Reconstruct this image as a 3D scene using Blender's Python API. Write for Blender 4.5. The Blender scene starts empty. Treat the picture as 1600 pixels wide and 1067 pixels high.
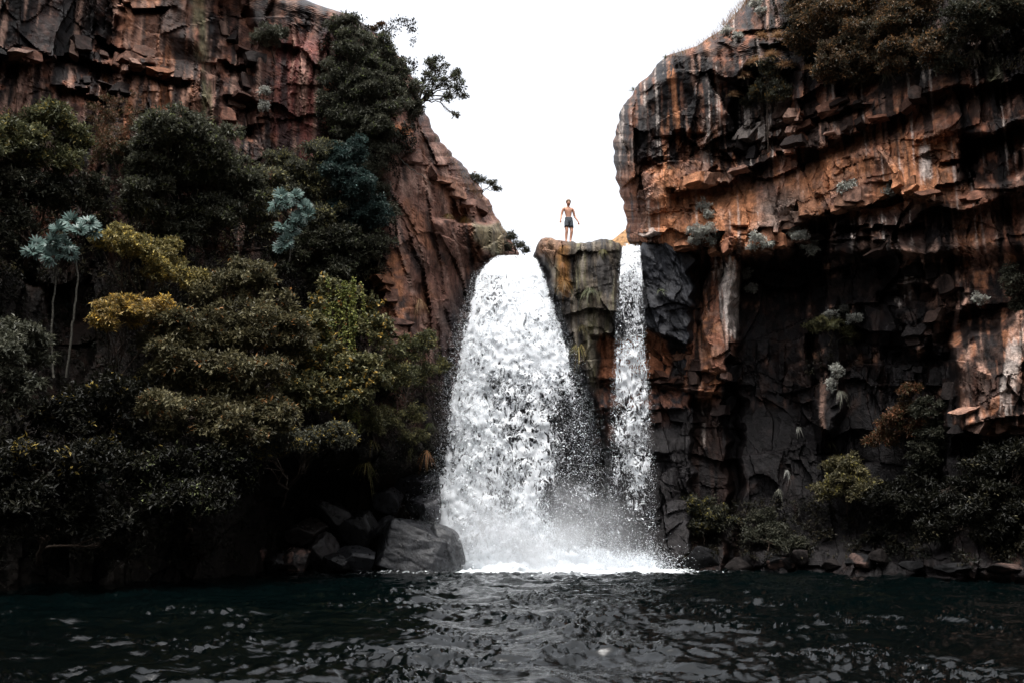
import bpy, math, random
import numpy as np
from mathutils import Vector

# ------------------------------------------------------------------ camera, sky, sun, exposure
sc = bpy.context.scene
COL = sc.collection
F = 1400.0            # focal length in photo pixels (photo is 1600 px wide)
CAMH = 1.4
PITCH = math.radians(11.86)
cp, sp = math.cos(PITCH), math.sin(PITCH)
cam_d = bpy.data.cameras.new('camera')
cam = bpy.data.objects.new('camera', cam_d); COL.objects.link(cam)
cam.location = (0, 0, CAMH)
cam.rotation_euler = (math.pi / 2 + PITCH, 0, 0)
cam_d.sensor_width = 36.0
cam_d.lens = F / 1600 * 36
cam_d.clip_start = 0.1; cam_d.clip_end = 3000
sc.camera = cam

SUN_EL, SUN_AZ = math.radians(74), math.radians(196)      # azimuth measured clockwise from +Y
w = bpy.data.worlds.new('World'); sc.world = w; w.use_nodes = True
nt = w.node_tree; nt.nodes.clear()
sky = nt.nodes.new('ShaderNodeTexSky'); sky.sky_type = 'NISHITA'; sky.sun_disc = False
sky.sun_elevation = SUN_EL; sky.sun_rotation = SUN_AZ
sky.air_density = 1.0; sky.dust_density = 6.0; sky.ozone_density = 1.0
hs = nt.nodes.new('ShaderNodeHueSaturation'); hs.inputs['Saturation'].default_value = 0.22
bg = nt.nodes.new('ShaderNodeBackground'); bg.inputs['Strength'].default_value = 0.15
wo = nt.nodes.new('ShaderNodeOutputWorld')
nt.links.new(sky.outputs[0], hs.inputs['Color']); nt.links.new(hs.outputs[0], bg.inputs[0]); nt.links.new(bg.outputs[0], wo.inputs[0])
sun_d = bpy.data.lights.new('sun', 'SUN'); sun_d.energy = 0.9; sun_d.angle = math.radians(25); sun_d.color = (1, .97, .93)
sun = bpy.data.objects.new('sun', sun_d); COL.objects.link(sun)
sv = Vector((math.sin(SUN_AZ) * math.cos(SUN_EL), math.cos(SUN_AZ) * math.cos(SUN_EL), math.sin(SUN_EL)))
sun.rotation_euler = sv.to_track_quat('Z', 'Y').to_euler(); sun.location = sv * 60
vs = sc.view_settings
vs.view_transform = 'Standard'; vs.look = 'None'; vs.gamma = 1; vs.exposure = 1.55; vs.use_curve_mapping = False
sc.cycles.max_bounces = 6; sc.cycles.diffuse_bounces = 2; sc.cycles.glossy_bounces = 3
sc.cycles.transparent_max_bounces = 24; sc.cycles.volume_bounces = 1
sc.cycles.volume_step_rate = 3.0; sc.cycles.volume_max_steps = 64
sc.cycles.use_denoising = True

# ------------------------------------------------------------------ helpers
rng = np.random.default_rng(7)
random.seed(7)

def ray(px, py):
    u = (np.asarray(px, float) - 800) / F; v = (533.5 - np.asarray(py, float)) / F
    dy = cp - v * sp; dz = sp + v * cp
    return u / dy, dz / dy

def at(px, py, Y):
    a, b = ray(px, py); Y = np.asarray(Y, float)
    return np.stack([a * Y, Y + 0 * a, CAMH + b * Y], -1)

def mpp(Y):                          # metres per photo pixel at depth Y
    return Y / F

def lerp(x, xs, ys): return np.interp(x, xs, ys)
def sstep(a, b, x):
    t = np.clip((x - a) / (b - a), 0, 1); return t * t * (3 - 2 * t)

_perm = rng.permutation(4096)
_g = rng.random(4096) * 2 * np.pi
_GX, _GY = np.cos(_g), np.sin(_g)
_RND = rng.random((4096, 4))
def _h(ix, iy, s): return _perm[(_perm[(ix + s * 131) & 4095] + iy) & 4095]
def noise(x, y, s=0):
    x = np.asarray(x, float); y = np.asarray(y, float)
    ix = np.floor(x).astype(int); iy = np.floor(y).astype(int); fx = x - ix; fy = y - iy
    u = fx * fx * fx * (fx * (fx * 6 - 15) + 10); v = fy * fy * fy * (fy * (fy * 6 - 15) + 10)
    def d(a, b):
        h = _h(ix + a, iy + b, s); return _GX[h] * (fx - a) + _GY[h] * (fy - b)
    n0 = d(0, 0) * (1 - u) + d(1, 0) * u; n1 = d(0, 1) * (1 - u) + d(1, 1) * u
    return (n0 * (1 - v) + n1 * v) * 1.5
def fbm(x, y, s=0, o=4):
    r = 0; a = 1.0; t = 0
    for i in range(o):
        r = r + a * noise(x * 2 ** i, y * 2 ** i, s + i * 7); t += a; a *= .5
    return r / t
def voro(x, y, s=0, jit=.9):
    x = np.asarray(x, float); y = np.asarray(y, float)
    ix = np.floor(x).astype(int); iy = np.floor(y).astype(int)
    f1 = np.full(x.shape, 9.); f2 = np.full(x.shape, 9.); hid = np.zeros(x.shape, int)
    dx = np.zeros(x.shape); dy = np.zeros(x.shape)
    for a in (-1, 0, 1):
        for b in (-1, 0, 1):
            h = _h(ix + a, iy + b, s)
            cx = ix + a + .5 + (_RND[h, 0] - .5) * jit; cy = iy + b + .5 + (_RND[h, 1] - .5) * jit
            ex = x - cx; ey = y - cy; d = np.maximum(np.abs(ex), np.abs(ey)) * .6 + np.hypot(ex, ey) * .4
            m = d < f1
            f2 = np.where(m, f1, np.minimum(f2, d)); f1 = np.where(m, d, f1)
            hid = np.where(m, h, hid); dx = np.where(m, ex, dx); dy = np.where(m, ey, dy)
    return f1, f2, hid, dx, dy
def blocks(u, z, su, sz, amp, tilt, s):
    """jointed beds: irregular courses split by steep joints, each block standing proud or back and a little tilted."""
    zz = z * sz + noise(u * su * .35, z * sz * .3, s) * .55 + noise(z * sz * .9, z * 0 + 2.2, s + 1) * .35
    j = np.floor(zz); fz = zz - j; hr = _h(j.astype(int), j.astype(int) * 0 + 5, s); rr = _RND[hr]
    uu = u * su * (.65 + .7 * rr[..., 0]) + rr[..., 1] * 9 + (fz - .5) * (rr[..., 2] - .5) * 1.1 + noise(u * su * 1.1, z * sz * 1.3, s + 2) * .28
    i = np.floor(uu); fu = uu - i; h = _h(i.astype(int), j.astype(int), s + 3); r = _RND[h]
    cut = (r[..., 0] < .4); fu2 = np.where(cut & (fz > r[..., 1]), 1 - fu, fu); extra = np.where(cut & (fz > .2 + .6 * r[..., 1]), (_RND[(h * 3) & 4095, 0] - .5) * amp, 0)
    d = (r[..., 2] - .5) * 2 * amp + extra + ((r[..., 3] - .5) * (fu2 - .5) * 2 + (_RND[(h * 7) & 4095, 2] - .5) * (fz - .5) * 1.6) * tilt
    eu = np.minimum(fu, 1 - fu) / su; ez = np.minimum(fz, 1 - fz) / sz
    crack = 1 - sstep(0, .05, np.minimum(eu, ez) + .02 + noise(u * .7, z * .7, s + 4) * .12)
    return d, crack, h

def polymask(px, py, pts, edge=8.0):
    """1 inside the outline, soft over +-edge."""
    pts = np.asarray(pts, float); n = len(pts)
    d = np.full(px.shape, 1e9); ins = np.zeros(px.shape, bool)
    for i in range(n):
        x0, y0 = pts[i]; x1, y1 = pts[(i + 1) % n]
        ex, ey = x1 - x0, y1 - y0; L = ex * ex + ey * ey + 1e-9
        t = np.clip(((px - x0) * ex + (py - y0) * ey) / L, 0, 1)
        d = np.minimum(d, np.hypot(px - x0 - t * ex, py - y0 - t * ey))
        c = ((y0 > py) != (y1 > py)) & (px < (x1 - x0) * (py - y0) / (y1 - y0 + 1e-12) + x0)
        ins ^= c
    sd = np.where(ins, d, -d)
    return sstep(-edge, edge, sd)

def link(name, me, mat=None, parent=None):
    o = bpy.data.objects.new(name, me); COL.objects.link(o)
    if mat is not None and me is not None and len(me.materials) == 0: me.materials.append(mat)
    if parent is not None: o.parent = parent
    return o
def mesh(name, V, Q, colr=None, smooth=False):
    V = np.asarray(V, np.float32).reshape(-1, 3); Q = np.asarray(Q, np.int32); k = Q.shape[1]
    me = bpy.data.meshes.new(name)
    me.vertices.add(len(V)); me.vertices.foreach_set('co', V.ravel())
    me.loops.add(Q.size); me.loops.foreach_set('vertex_index', Q.ravel())
    me.polygons.add(len(Q)); me.polygons.foreach_set('loop_start', np.arange(len(Q), dtype=np.int32) * k)
    me.polygons.foreach_set('use_smooth', np.full(len(Q), smooth, bool))
    me.update(calc_edges=True)
    if colr is not None:
        a = me.color_attributes.new('tint', 'FLOAT_COLOR', 'POINT')
        c = np.ones((len(V), 4), np.float32); c[:, :colr.shape[-1]] = colr.reshape(len(V), -1)
        a.data.foreach_set('color', c.ravel())
    return me
def gridquads(r, c, off=0):
    i = np.arange(r - 1)[:, None] * c + np.arange(c - 1)[None]
    i = i.ravel() + off
    return np.stack([i, i + 1, i + c + 1, i + c], -1)
def tag(o, label=None, cat=None, group=None, kind=None):
    if label: o['label'] = label
    if cat: o['category'] = cat
    if group: o['group'] = group
    if kind: o['kind'] = kind
    return o
def empty(name, loc):
    e = bpy.data.objects.new(name, None); COL.objects.link(e); e.location = [float(q) for q in loc]; e.empty_display_size = .1
    return e

# ------------------------------------------------------------------ materials
def newmat(name):
    m = bpy.data.materials.new(name); m.use_nodes = True
    t = m.node_tree; t.nodes.clear()
    out = t.nodes.new('ShaderNodeOutputMaterial')
    return m, t, out
def N(t, typ, **kw):
    n = t.nodes.new(typ)
    for k, v in kw.items():
        if k.startswith('_'): setattr(n, k[1:], v)
        else: n.inputs[k.replace('__', ' ')].default_value = v
    return n
def texmap(t, scale):
    tc = t.nodes.new('ShaderNodeNewGeometry')
    mp = t.nodes.new('ShaderNodeMapping'); mp.inputs['Scale'].default_value = scale
    t.links.new(tc.outputs['Position'], mp.inputs['Vector']); return mp.outputs[0]
def ramp(t, src, stops):
    r = t.nodes.new('ShaderNodeValToRGB'); t.links.new(src, r.inputs[0])
    e = r.color_ramp.elements
    while len(e) < len(stops): e.new(.5)
    for i, (p, c) in enumerate(stops):
        e[i].position = p; e[i].color = (c, c, c, 1) if not isinstance(c, tuple) else (*c, 1)
    return r.outputs[0]
def mul(t, a, b, typ='MULTIPLY', f=1.0):
    m = t.nodes.new('ShaderNodeMix'); m.data_type = 'RGBA'; m.blend_type = typ
    if hasattr(f, 'links') or hasattr(f, 'is_linked'): t.links.new(f, m.inputs[0])
    else: m.inputs[0].default_value = f
    for s, i in ((a, 6), (b, 7)):
        if isinstance(s, tuple): m.inputs[i].default_value = (*s, 1)
        else: t.links.new(s, m.inputs[i])
    return m.outputs[2]

def rock_material(name, rough=.78, bump=.6, wetlook=False):
    m, t, out = newmat(name)
    at_ = N(t, 'ShaderNodeAttribute', _attribute_name='tint')
    n1 = N(t, 'ShaderNodeTexNoise', Scale=5.0, Detail=8.0, Roughness=.7); t.links.new(texmap(t, (1, 1, 1)), n1.inputs['Vector'])
    n2 = N(t, 'ShaderNodeTexNoise', Scale=3.2, Detail=6.0, Roughness=.65); t.links.new(texmap(t, (1.6, 1.6, .22)), n2.inputs['Vector'])
    n3 = N(t, 'ShaderNodeTexNoise', Scale=22.0, Detail=4.0, Roughness=.7); t.links.new(texmap(t, (1, 1, 1)), n3.inputs['Vector'])
    c = mul(t, at_.outputs['Color'], ramp(t, n1.outputs[0], [(.3, .45), (.5, .95), (.72, 1.5)]))
    c = mul(t, c, ramp(t, n2.outputs[0], [(.34, .4), (.5, 1.0), (.7, 1.35)]))
    c = mul(t, c, ramp(t, n3.outputs[0], [(.3, .6), (.6, 1.15)]))
    lich = ramp(t, n3.outputs[0], [(.66, 0.0), (.74, 1.0)])
    c = mul(t, c, (.26, .26, .24), 'MIX', mul(t, mul(t, lich, at_.outputs['Color']), (1.6, 1.6, 1.6)))
    b1 = N(t, 'ShaderNodeBump', Strength=bump, Distance=.12); t.links.new(n1.outputs[0], b1.inputs['Height'])
    v = N(t, 'ShaderNodeTexVoronoi', _feature='DISTANCE_TO_EDGE', Scale=3.3)
    nz = N(t, 'ShaderNodeTexNoise', Scale=1.5, Detail=3.0); t.links.new(texmap(t, (1, 1, 1)), nz.inputs['Vector'])
    ad = N(t, 'ShaderNodeVectorMath', _operation='ADD'); t.links.new(texmap(t, (1, 1, .6)), ad.inputs[0]); t.links.new(nz.outputs['Color'], ad.inputs[1])
    t.links.new(ad.outputs[0], v.inputs['Vector'])
    cr = ramp(t, v.outputs['Distance'], [(0, 0.0), (.03, 1.0)])
    b2 = N(t, 'ShaderNodeBump', Strength=.15, Distance=.04); t.links.new(cr, b2.inputs['Height']); t.links.new(b1.outputs[0], b2.inputs['Normal'])
    b3 = N(t, 'ShaderNodeBump', Strength=.5, Distance=.03); t.links.new(n3.outputs[0], b3.inputs['Height']); t.links.new(b2.outputs[0], b3.inputs['Normal'])
    p = N(t, 'ShaderNodeBsdfPrincipled', Roughness=rough)
    p.inputs['Specular IOR Level'].default_value = .4 if wetlook else .1
    if wetlook:
        t.links.new(ramp(t, n1.outputs[0], [(.3, .16), (.7, .5)]), p.inputs['Roughness'])
    else:
        mx = N(t, 'ShaderNodeMath', _operation='MULTIPLY'); mx.inputs[1].default_value = rough
        t.links.new(at_.outputs['Alpha'], mx.inputs[0]); t.links.new(mx.outputs[0], p.inputs['Roughness'])
    t.links.new(c, p.inputs['Base Color']); t.links.new(b3.outputs[0], p.inputs['Normal'])
    t.links.new(p.outputs[0], out.inputs[0]); return m
M_ROCK = rock_material('cliff_rock')
M_WET = rock_material('wet_boulder_rock', bump=.35, wetlook=True)

def leaf_material(name, rough=.5, trans=.25):
    m, t, out = newmat(name)
    a = N(t, 'ShaderNodeAttribute', _attribute_name='tint')
    p = N(t, 'ShaderNodeBsdfPrincipled', Roughness=rough); p.inputs['Specular IOR Level'].default_value = .2
    t.links.new(a.outputs['Color'], p.inputs['Base Color'])
    tr = N(t, 'ShaderNodeBsdfTranslucent'); t.links.new(a.outputs['Color'], tr.inputs[0])
    mx = N(t, 'ShaderNodeMixShader'); mx.inputs[0].default_value = trans
    t.links.new(p.outputs[0], mx.inputs[1]); t.links.new(tr.outputs[0], mx.inputs[2]); t.links.new(mx.outputs[0], out.inputs[0])
    return m
M_LEAF = leaf_material('leaf'); M_WAX = leaf_material('waxy_leaf', .4, .12)
def plain(name, col, rough=.8, nscale=30, lo=.6, hi=1.3, spec=.3, stretch=(1, 1, 1)):
    m, t, out = newmat(name)
    n = N(t, 'ShaderNodeTexNoise', Scale=nscale, Detail=4.0)
    tc = N(t, 'ShaderNodeTexCoord'); mp = N(t, 'ShaderNodeMapping'); mp.inputs['Scale'].default_value = stretch
    t.links.new(tc.outputs['Object'], mp.inputs[0]); t.links.new(mp.outputs[0], n.inputs['Vector'])
    p = N(t, 'ShaderNodeBsdfPrincipled', Roughness=rough); p.inputs['Specular IOR Level'].default_value = spec
    t.links.new(mul(t, col, ramp(t, n.outputs[0], [(.3, lo), (.7, hi)])), p.inputs['Base Color'])
    b = N(t, 'ShaderNodeBump', Strength=.3, Distance=.01); t.links.new(n.outputs[0], b.inputs['Height']); t.links.new(b.outputs[0], p.inputs['Normal'])
    t.links.new(p.outputs[0], out.inputs[0]); return m
M_BARK = plain('bark', (.075, .055, .042), .9, 12, stretch=(1, 1, .2))
M_PALEBARK = plain('pale_bark', (.055, .052, .042), .85, 14, .4, 1.3)

# ------------------------------------------------------------------ cliffs: relief shared by all walls
def relief(u, z, s, hs=1.0, v=1.0):
    """v > 1 stretches the blocks upright."""
    wu = u + fbm(u * .5, z * .5 / v, s + 1, 2) * .35; wz = z + fbm(u * .4, z * .4, s + 2, 2) * .5
    k = .35 + 1.1 * sstep(-.25, .3, fbm(u * .22, z * .3, s + 9, 3))
    k2 = .1 + 1.3 * sstep(-.1, .3, fbm(u * .4 + 7, z * .5 / v, s + 10, 3))
    d1, c1, _ = blocks(wu, wz, .33 * v ** .5, .4 / v, .42, .6, s + 3)
    d2, c2, _ = blocks(wu + wz * .12, wz, 1.0, .48 / v, .24, .42, s + 4)
    d3, c3, _ = blocks(wu - wz * .1, wz + wu * .1, 2.2, 1.05 / v, .12, .22, s + 5)
    d4, c4, _ = blocks(wu, wz, 5.5, 3.4 / v, .035, .07, s + 6)
    return (d1 * .9 + d2 * k * 1.3 + d3 * k2 * 1.2 + d4 * k2) * hs + fbm(u * 3, z * 3, s + 7, 4) * .05 + fbm(u * .8, z * .8 / v, s + 8, 4) * .16 * hs, np.maximum(c2 * k, c3 * k2 * .7) * .7

def ledge(px, py, pts, d, h, seed=0, taper=18, rag=5):
    """rock recessed by d under an overhang whose lower lip follows pts; fades over h px below."""
    pts = np.asarray(pts, float)
    jx = px + noise(px / 30, py / 30, seed + 11) * 6
    f1 = np.floor(jx / 17 + seed * .37); st = _RND[(f1.astype(int) * 37 + seed * 101) & 4095, 0]
    line = np.interp(px, pts[:, 0], pts[:, 1]) + (st - .5) * 2 * rag
    t = py - line
    m = sstep(pts[0, 0] - taper, pts[0, 0] + taper * .3, px) * (1 - sstep(pts[-1, 0] - taper * .3, pts[-1, 0] + taper, px))
    return d * m * sstep(0, 2.5, t) * (1 - sstep(h * .15, h, t)) - d * .25 * m * (sstep(-h * .7, 0, t)) * (t <= 0)

ROOT = {}
def finish_cliff(name, P, colr, label, wet=None, extend=None):
    """P (r,c,3), colr (r,c,4). extend: list of (edge, offset vector, steps) making the rock solid behind its rim."""
    r, c = P.shape[:2]
    V = [P.reshape(-1, 3)]; Q = [gridquads(r, c)]; C = [colr.reshape(-1, 4)]; n = r * c
    for edge, off, steps in (extend or []):
        idx = {'top': np.arange(c), 'left': np.arange(r) * c, 'right': np.arange(r) * c + c - 1}[edge]
        E = P.reshape(-1, 3)[idx]; EC = colr.reshape(-1, 4)[idx]; prev = idx
        for k in range(1, steps + 1):
            f = k + 0.0
            jit = np.stack([noise(E[:, 2] * 1.3 + k * 9, E[:, 0] * 1.3 + k, q) for q in (50, 51, 52)], -1) * .3
            NV = E + np.array(off)[None] * f + jit
            cur = np.arange(len(idx)) + n
            V.append(NV); C.append(EC); n += len(idx)
            Q.append(np.stack([prev[:-1], prev[1:], cur[1:], cur[:-1]], -1)); prev = cur
    me = mesh(name, np.concatenate(V), np.concatenate(Q), np.concatenate(C))
    o = link(name, me, M_ROCK); tag(o, label, kind='structure'); ROOT[name] = o; return o

def blend(c, col, m):
    return c * (1 - m[..., None]) + np.array(col)[None, None, :] * m[..., None]
ORANGE = (.42, .18, .088); RUST = (.23, .1, .062); BROWN = (.11, .062, .048); BLACK = (.009, .008, .0085)
PINK = (.42, .26, .2); GREY = (.145, .122, .108); PALE = (.58, .5, .45); LICHEN = (.17, .165, .1); CHAR = (.03, .03, .034)

TINT = {};  CL = {}    # name -> (PX, PY, D) lookup for planting
def surf(cl, px, py):
    PX, PY, D = CL[cl]
    j = np.argmin(np.abs(PY[:, PY.shape[1] // 2] - py)); i = np.argmin(np.abs(PX[j] - px))
    return float(D[j, i])

# ---------------- right cliff
def right_cliff():
    rows = np.concatenate([np.linspace(-420, -20, 60, endpoint=False), np.arange(-20, 990, 2.2)])
    ox = lerp(rows, [-420, -200, -60, 0, 45, 72, 88, 130, 180, 220, 280, 330, 378, 400, 905],
              [1500, 1370, 1225, 1165, 1130, 1092, 1040, 1000, 967, 958, 963, 977, 979, 1030, 1030])
    st = _RND[(np.floor(rows / 11).astype(int) * 13) & 4095, 1]
    ox = ox + (noise(rows / 26, rows * 0, 31) * 6 + noise(rows / 8, rows * 0 + 3, 32) * 1.5 + (st - .5) * 2)
    t = np.concatenate([np.linspace(0, 1, 350) ** 1.0 * .62, .62 + np.linspace(0, 1, 46)[1:] ** 1.4 * .9])
    PX = ox[:, None] + t[None] * (1030.)
    PX = np.where(t[None] > .62, ox[:, None] + .62 * 1030 + (t[None] - .62) / .9 * (2650 - ox[:, None] - .62 * 1030), PX)
    PY = np.repeat(rows[:, None], len(t), 1)
    e = (PX - ox[:, None])
    Y = lerp(PX, [950, 1000, 1100, 1250, 1400, 1600, 1800, 2100, 2650], [35.5, 34.6, 33.6, 31.6, 29.2, 25.8, 21, 15.5, 9.5])
    Yplain = Y
    Y = Y + 3.2 * (1 - np.sqrt(np.clip(1 - (1 - np.clip(e / 38, 0, 1)) ** 2, 0, 1))) * (PY < 420)
    Y = Y - sstep(500, 100, PY) * 1.0 + sstep(380, 420, PY) * sstep(905, 560, PY) * .9
    # retreat of the topmost slope
    Y = Y + sstep(120, -80, PY) * lerp(PX, [1100, 1300, 1600], [2.2, 2.0, 1.2])
    P0 = at(PX, PY, Yplain); a = math.radians(40)
    u = P0[..., 0] * math.cos(a) - P0[..., 1] * math.sin(a); z = P0[..., 2]
    wx = PX + fbm(u * .9, z * .9, 60, 3) * 16; wy = PY + fbm(u * .9, z * .9, 61, 3) * 14
    D = Y.copy()
    for i, (pts, d, h) in enumerate([
        ([(1052, 296), (1135, 285), (1172, 262), (1210, 240), (1280, 229), (1336, 204), (1400, 184), (1445, 150), (1490, 137), (1600, 120), (1700, 100)], .8, 60),
        ([(1261, 339), (1314, 328), (1347, 322), (1400, 300), (1437, 302), (1494, 326), (1600, 300), (1700, 290)], .95, 80),
        ([(1000, 378), (1097, 397), (1165, 394), (1225, 385), (1290, 372), (1380, 372)], .55, 160),
        ([(1015, 249), (1037, 255)], .35, 25), ([(1034, 210), (1092, 202)], .35, 22),
        ([(1110, 268), (1128, 262)], .4, 25), ([(1125, 246), (1150, 250)], .3, 20),
        ([(1214, 195), (1259, 184), (1345, 165)], .6, 22), ([(1140, 232), (1200, 218), (1262, 206)], .4, 24),
        ([(1505, 221), (1580, 202)], .9, 45), ([(1475, 250), (1515, 246)], .5, 16),
        ([(1487, 672), (1565, 685), (1640, 677)], .9, 60), ([(1055, 614), (1100, 619)], .7, 70), ([(1100, 580), (1145, 591)], .7, 60),
        ([(1158, 356), (1232, 362), (1262, 345)], .5, 22), ([(1060, 330), (1085, 322)], .2, 16), ([(1290, 355), (1440, 352)], .7, 30),
        ([(1380, 452), (1440, 446), (1500, 455)], .6, 34), ([(1400, 540), (1470, 552)], .5, 40),
        ([(1020, 60), (1100, 55), (1230, 38)], .3, 14), ([(1200, 70), (1380, 40)], .5, 25)]):
        D = D + ledge(wx, PY, pts, d, h, i)
    # tall fractured recesses and buttress
    off = [([(1158, 405), (1180, 400), (1500, 400), (1490, 520), (1470, 700), (1500, 905), (1130, 905), (1140, 600)], 1.15, 7),
           ([(1110, 398), (1163, 404), (1158, 470), (1146, 590), (1112, 575), (1086, 500)], -.5, 5),
           ([(1395, 395), (1470, 385), (1520, 470), (1440, 560), (1385, 520)], -1.0, 16),
           ([(1488, 540), (1620, 480), (1620, 672), (1500, 668)], -1.0, 7),
           ([(1278, 480), (1312, 470), (1318, 640), (1290, 700), (1272, 600)], -1.0, 9),
           ([(1000, 600), (1160, 620), (1150, 905), (1000, 905)], 1.0, 7),
           ([(1042, 525), (1050, 520), (1050, 580), (1043, 585)], .8, 2),
           ([(1360, 410), (1500, 560), (1480, 700), (1350, 560)], -.5, 14),
           ([(1170, 100), (1240, 110), (1235, 240), (1150, 255), (1135, 180)], .9, 8),
           ([(1500, 215), (1600, 195), (1600, 270), (1510, 300)], 1.0, 6),
           ([(990, 396), (1044, 396), (1058, 425), (1068, 455), (1074, 545), (1050, 556), (990, 556)], 1.4, 3)]
    for pts, d, ed in off: D = D + polymask(wx, wy, pts, ed) * d
    rel, crack = relief(u, z, 100, 1.0, 1.25)
    fr = sstep(0, 40, e)
    lower = sstep(560, 700, PY)
    D = D + rel * (0.35 + .65 * fr) * (1 - .35 * lower)
    # foot of the cliff runs down into the pool as a rocky toe
    D = D - sstep(800, 905, PY) * (1.6 + .6 * noise(u * .5, z, 9))
    P = at(PX, PY, D)
    # colours of the stone, with shade added in the recess
    st1 = fbm(u * 1.7, z * .22, 120, 3); st2 = fbm(u * 4.5, z * .5, 121, 3); nz = fbm(u * .8, z * .8, 122, 4); n2 = fbm(u * 2.2, z * 2.2, 123, 3)
    C = np.ones(PX.shape + (3,)) * np.array(RUST)
    C = blend(C, BROWN, sstep(-.1, .3, nz) * .8)
    C = blend(C, ORANGE, sstep(-.05, .25, n2 + nz * .5) * .6)
    zone = polymask(wx, wy, [(985, 240), (1060, 255), (1110, 280), (1230, 290), (1300, 240), (1480, 200), (1500, 300), (1400, 330), (1270, 345), (1240, 390), (1000, 385)], 14)
    C = blend(C, ORANGE, zone * sstep(-.45, .1, nz + n2 * .4) * .95)
    C = blend(C, GREY, sstep(.05, .3, n2 - nz) * .4)
    C = blend(C, GREY, polymask(wx, wy, [(1190, 300), (1262, 300), (1262, 360), (1180, 365)], 16) * .7)
    C = blend(C, GREY, polymask(wx, wy, [(950, 170), (1000, 120), (1100, 80), (1130, 100), (1030, 180), (985, 280), (955, 260)], 10) * sstep(-.3, .3, nz) * .8)
    C = blend(C, PINK, sstep(.12, .35, st2 + st1 * .3) * .45 * (1 - zone * .6))
    C = blend(C, PINK, polymask(wx, wy, [(1385, 395), (1480, 380), (1520, 470), (1440, 540), (1380, 500)], 18) * sstep(-.25, .2, n2) * .75)
    C = blend(C, PINK, polymask(wx, wy, [(1486, 540), (1620, 470), (1620, 680), (1500, 672)], 10) * sstep(-.3, .2, st2) * .8)
    C = blend(C, PINK, polymask(wx, wy, [(1205, 160), (1330, 150), (1330, 225), (1215, 240)], 12) * sstep(-.2, .2, n2) * .7)
    C = blend(C, PINK, polymask(wx, wy, [(1092, 190), (1112, 186), (1110, 285), (1094, 285)], 3) * .9)
    # black areas, water stains among them; recess black is wet rock plus painted shade
    C = blend(C, BLACK, polymask(wx, wy, [(975, 150), (1010, 110), (1180, 60), (1180, 200), (1120, 262), (1050, 258), (990, 262), (975, 220)], 12) * sstep(-.2, .02, st1 + st2 * .35) * .95)
    C = blend(C, BLACK, polymask(wx, wy, [(1100, 20), (1240, -40), (1700, -40), (1700, 100), (1440, 140), (1345, 160), (1200, 140), (1110, 70)], 14) * sstep(-.35, 0, n2 + st1) * .85)
    C = blend(C, BLACK, polymask(wx, wy, [(1150, 200), (1215, 200), (1345, 170), (1340, 205), (1215, 240), (1172, 262), (1120, 240)], 9) * sstep(-.15, .08, -st1 + st2) * .9)
    C = blend(C, BLACK, polymask(wx, wy, [(1135, 110), (1240, 90), (1215, 180), (1225, 220), (1170, 265), (1150, 240)], 9) * .93)
    C = blend(C, BLACK, polymask(wx, wy, [(1155, 400), (1400, 385), (1500, 560), (1500, 905), (1150, 905), (1128, 600)], 14) * sstep(-.5, -.1, nz + st2 * .2) * .96)  # lower recess: wet black rock, with its shade put into the colour
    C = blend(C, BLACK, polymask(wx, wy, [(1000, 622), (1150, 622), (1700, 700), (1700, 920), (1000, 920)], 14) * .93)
    C = blend(C, BLACK, polymask(wx, wy, [(1190, -40), (1720, -90), (1720, 140), (1500, 130), (1440, 140), (1190, 130)], 18) * .8)
    C = blend(C, BLACK, polymask(wx, wy, [(1445, 150), (1620, 110), (1620, 290), (1510, 300), (1500, 210)], 10) * sstep(-.35, 0, n2) * .9)
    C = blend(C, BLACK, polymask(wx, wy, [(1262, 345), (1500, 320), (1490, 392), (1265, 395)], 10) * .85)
    C = blend(C, BLACK, sstep(.06, .16, st1 + st2 * .5) * .9 * (1 - zone * .6))
    C = blend(C, BLACK, polymask(wx, wy, [(950, 150), (1000, 100), (1120, 20), (1250, -40), (1240, 200), (1100, 200), (1010, 205), (990, 260), (950, 260)], 10) * sstep(0, .14, -st1 * .6 + n2 + st2) * .75)
    C = blend(C, PINK, sstep(.22, .36, fbm(u * 4.5 + 3, z * .16, 140, 3)) * .55 * (1 - sstep(385, 400, PY)) * sstep(-.2, .2, nz))
    C = blend(C, PALE, sstep(.3, .4, fbm(u * 5.5 + 9, z * .14, 141, 3)) * .5 * (1 - sstep(385, 400, PY)))
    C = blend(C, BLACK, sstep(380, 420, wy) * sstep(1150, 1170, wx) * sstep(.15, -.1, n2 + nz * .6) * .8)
    for (x0, y0, x1, y1, ww) in [(1345, 150, 1370, 185, 9), (1365, 228, 1372, 262, 4), (1396, 222, 1402, 262, 3), (1412, 225, 1420, 290, 5), (1349, 240, 1352, 305, 3),
                                 (1060, 115, 1075, 200, 10), (1000, 160, 1010, 245, 9), (1085, 130, 1090, 180, 6), (1225, 205, 1232, 232, 5)]:
        C = blend(C, BLACK, polymask(PX + st2 * 6, PY + st1 * 20, [(x0, y0), (x0 + ww, y0), (x1 + ww, y1), (x1, y1)], 2.5) * .85)
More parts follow.
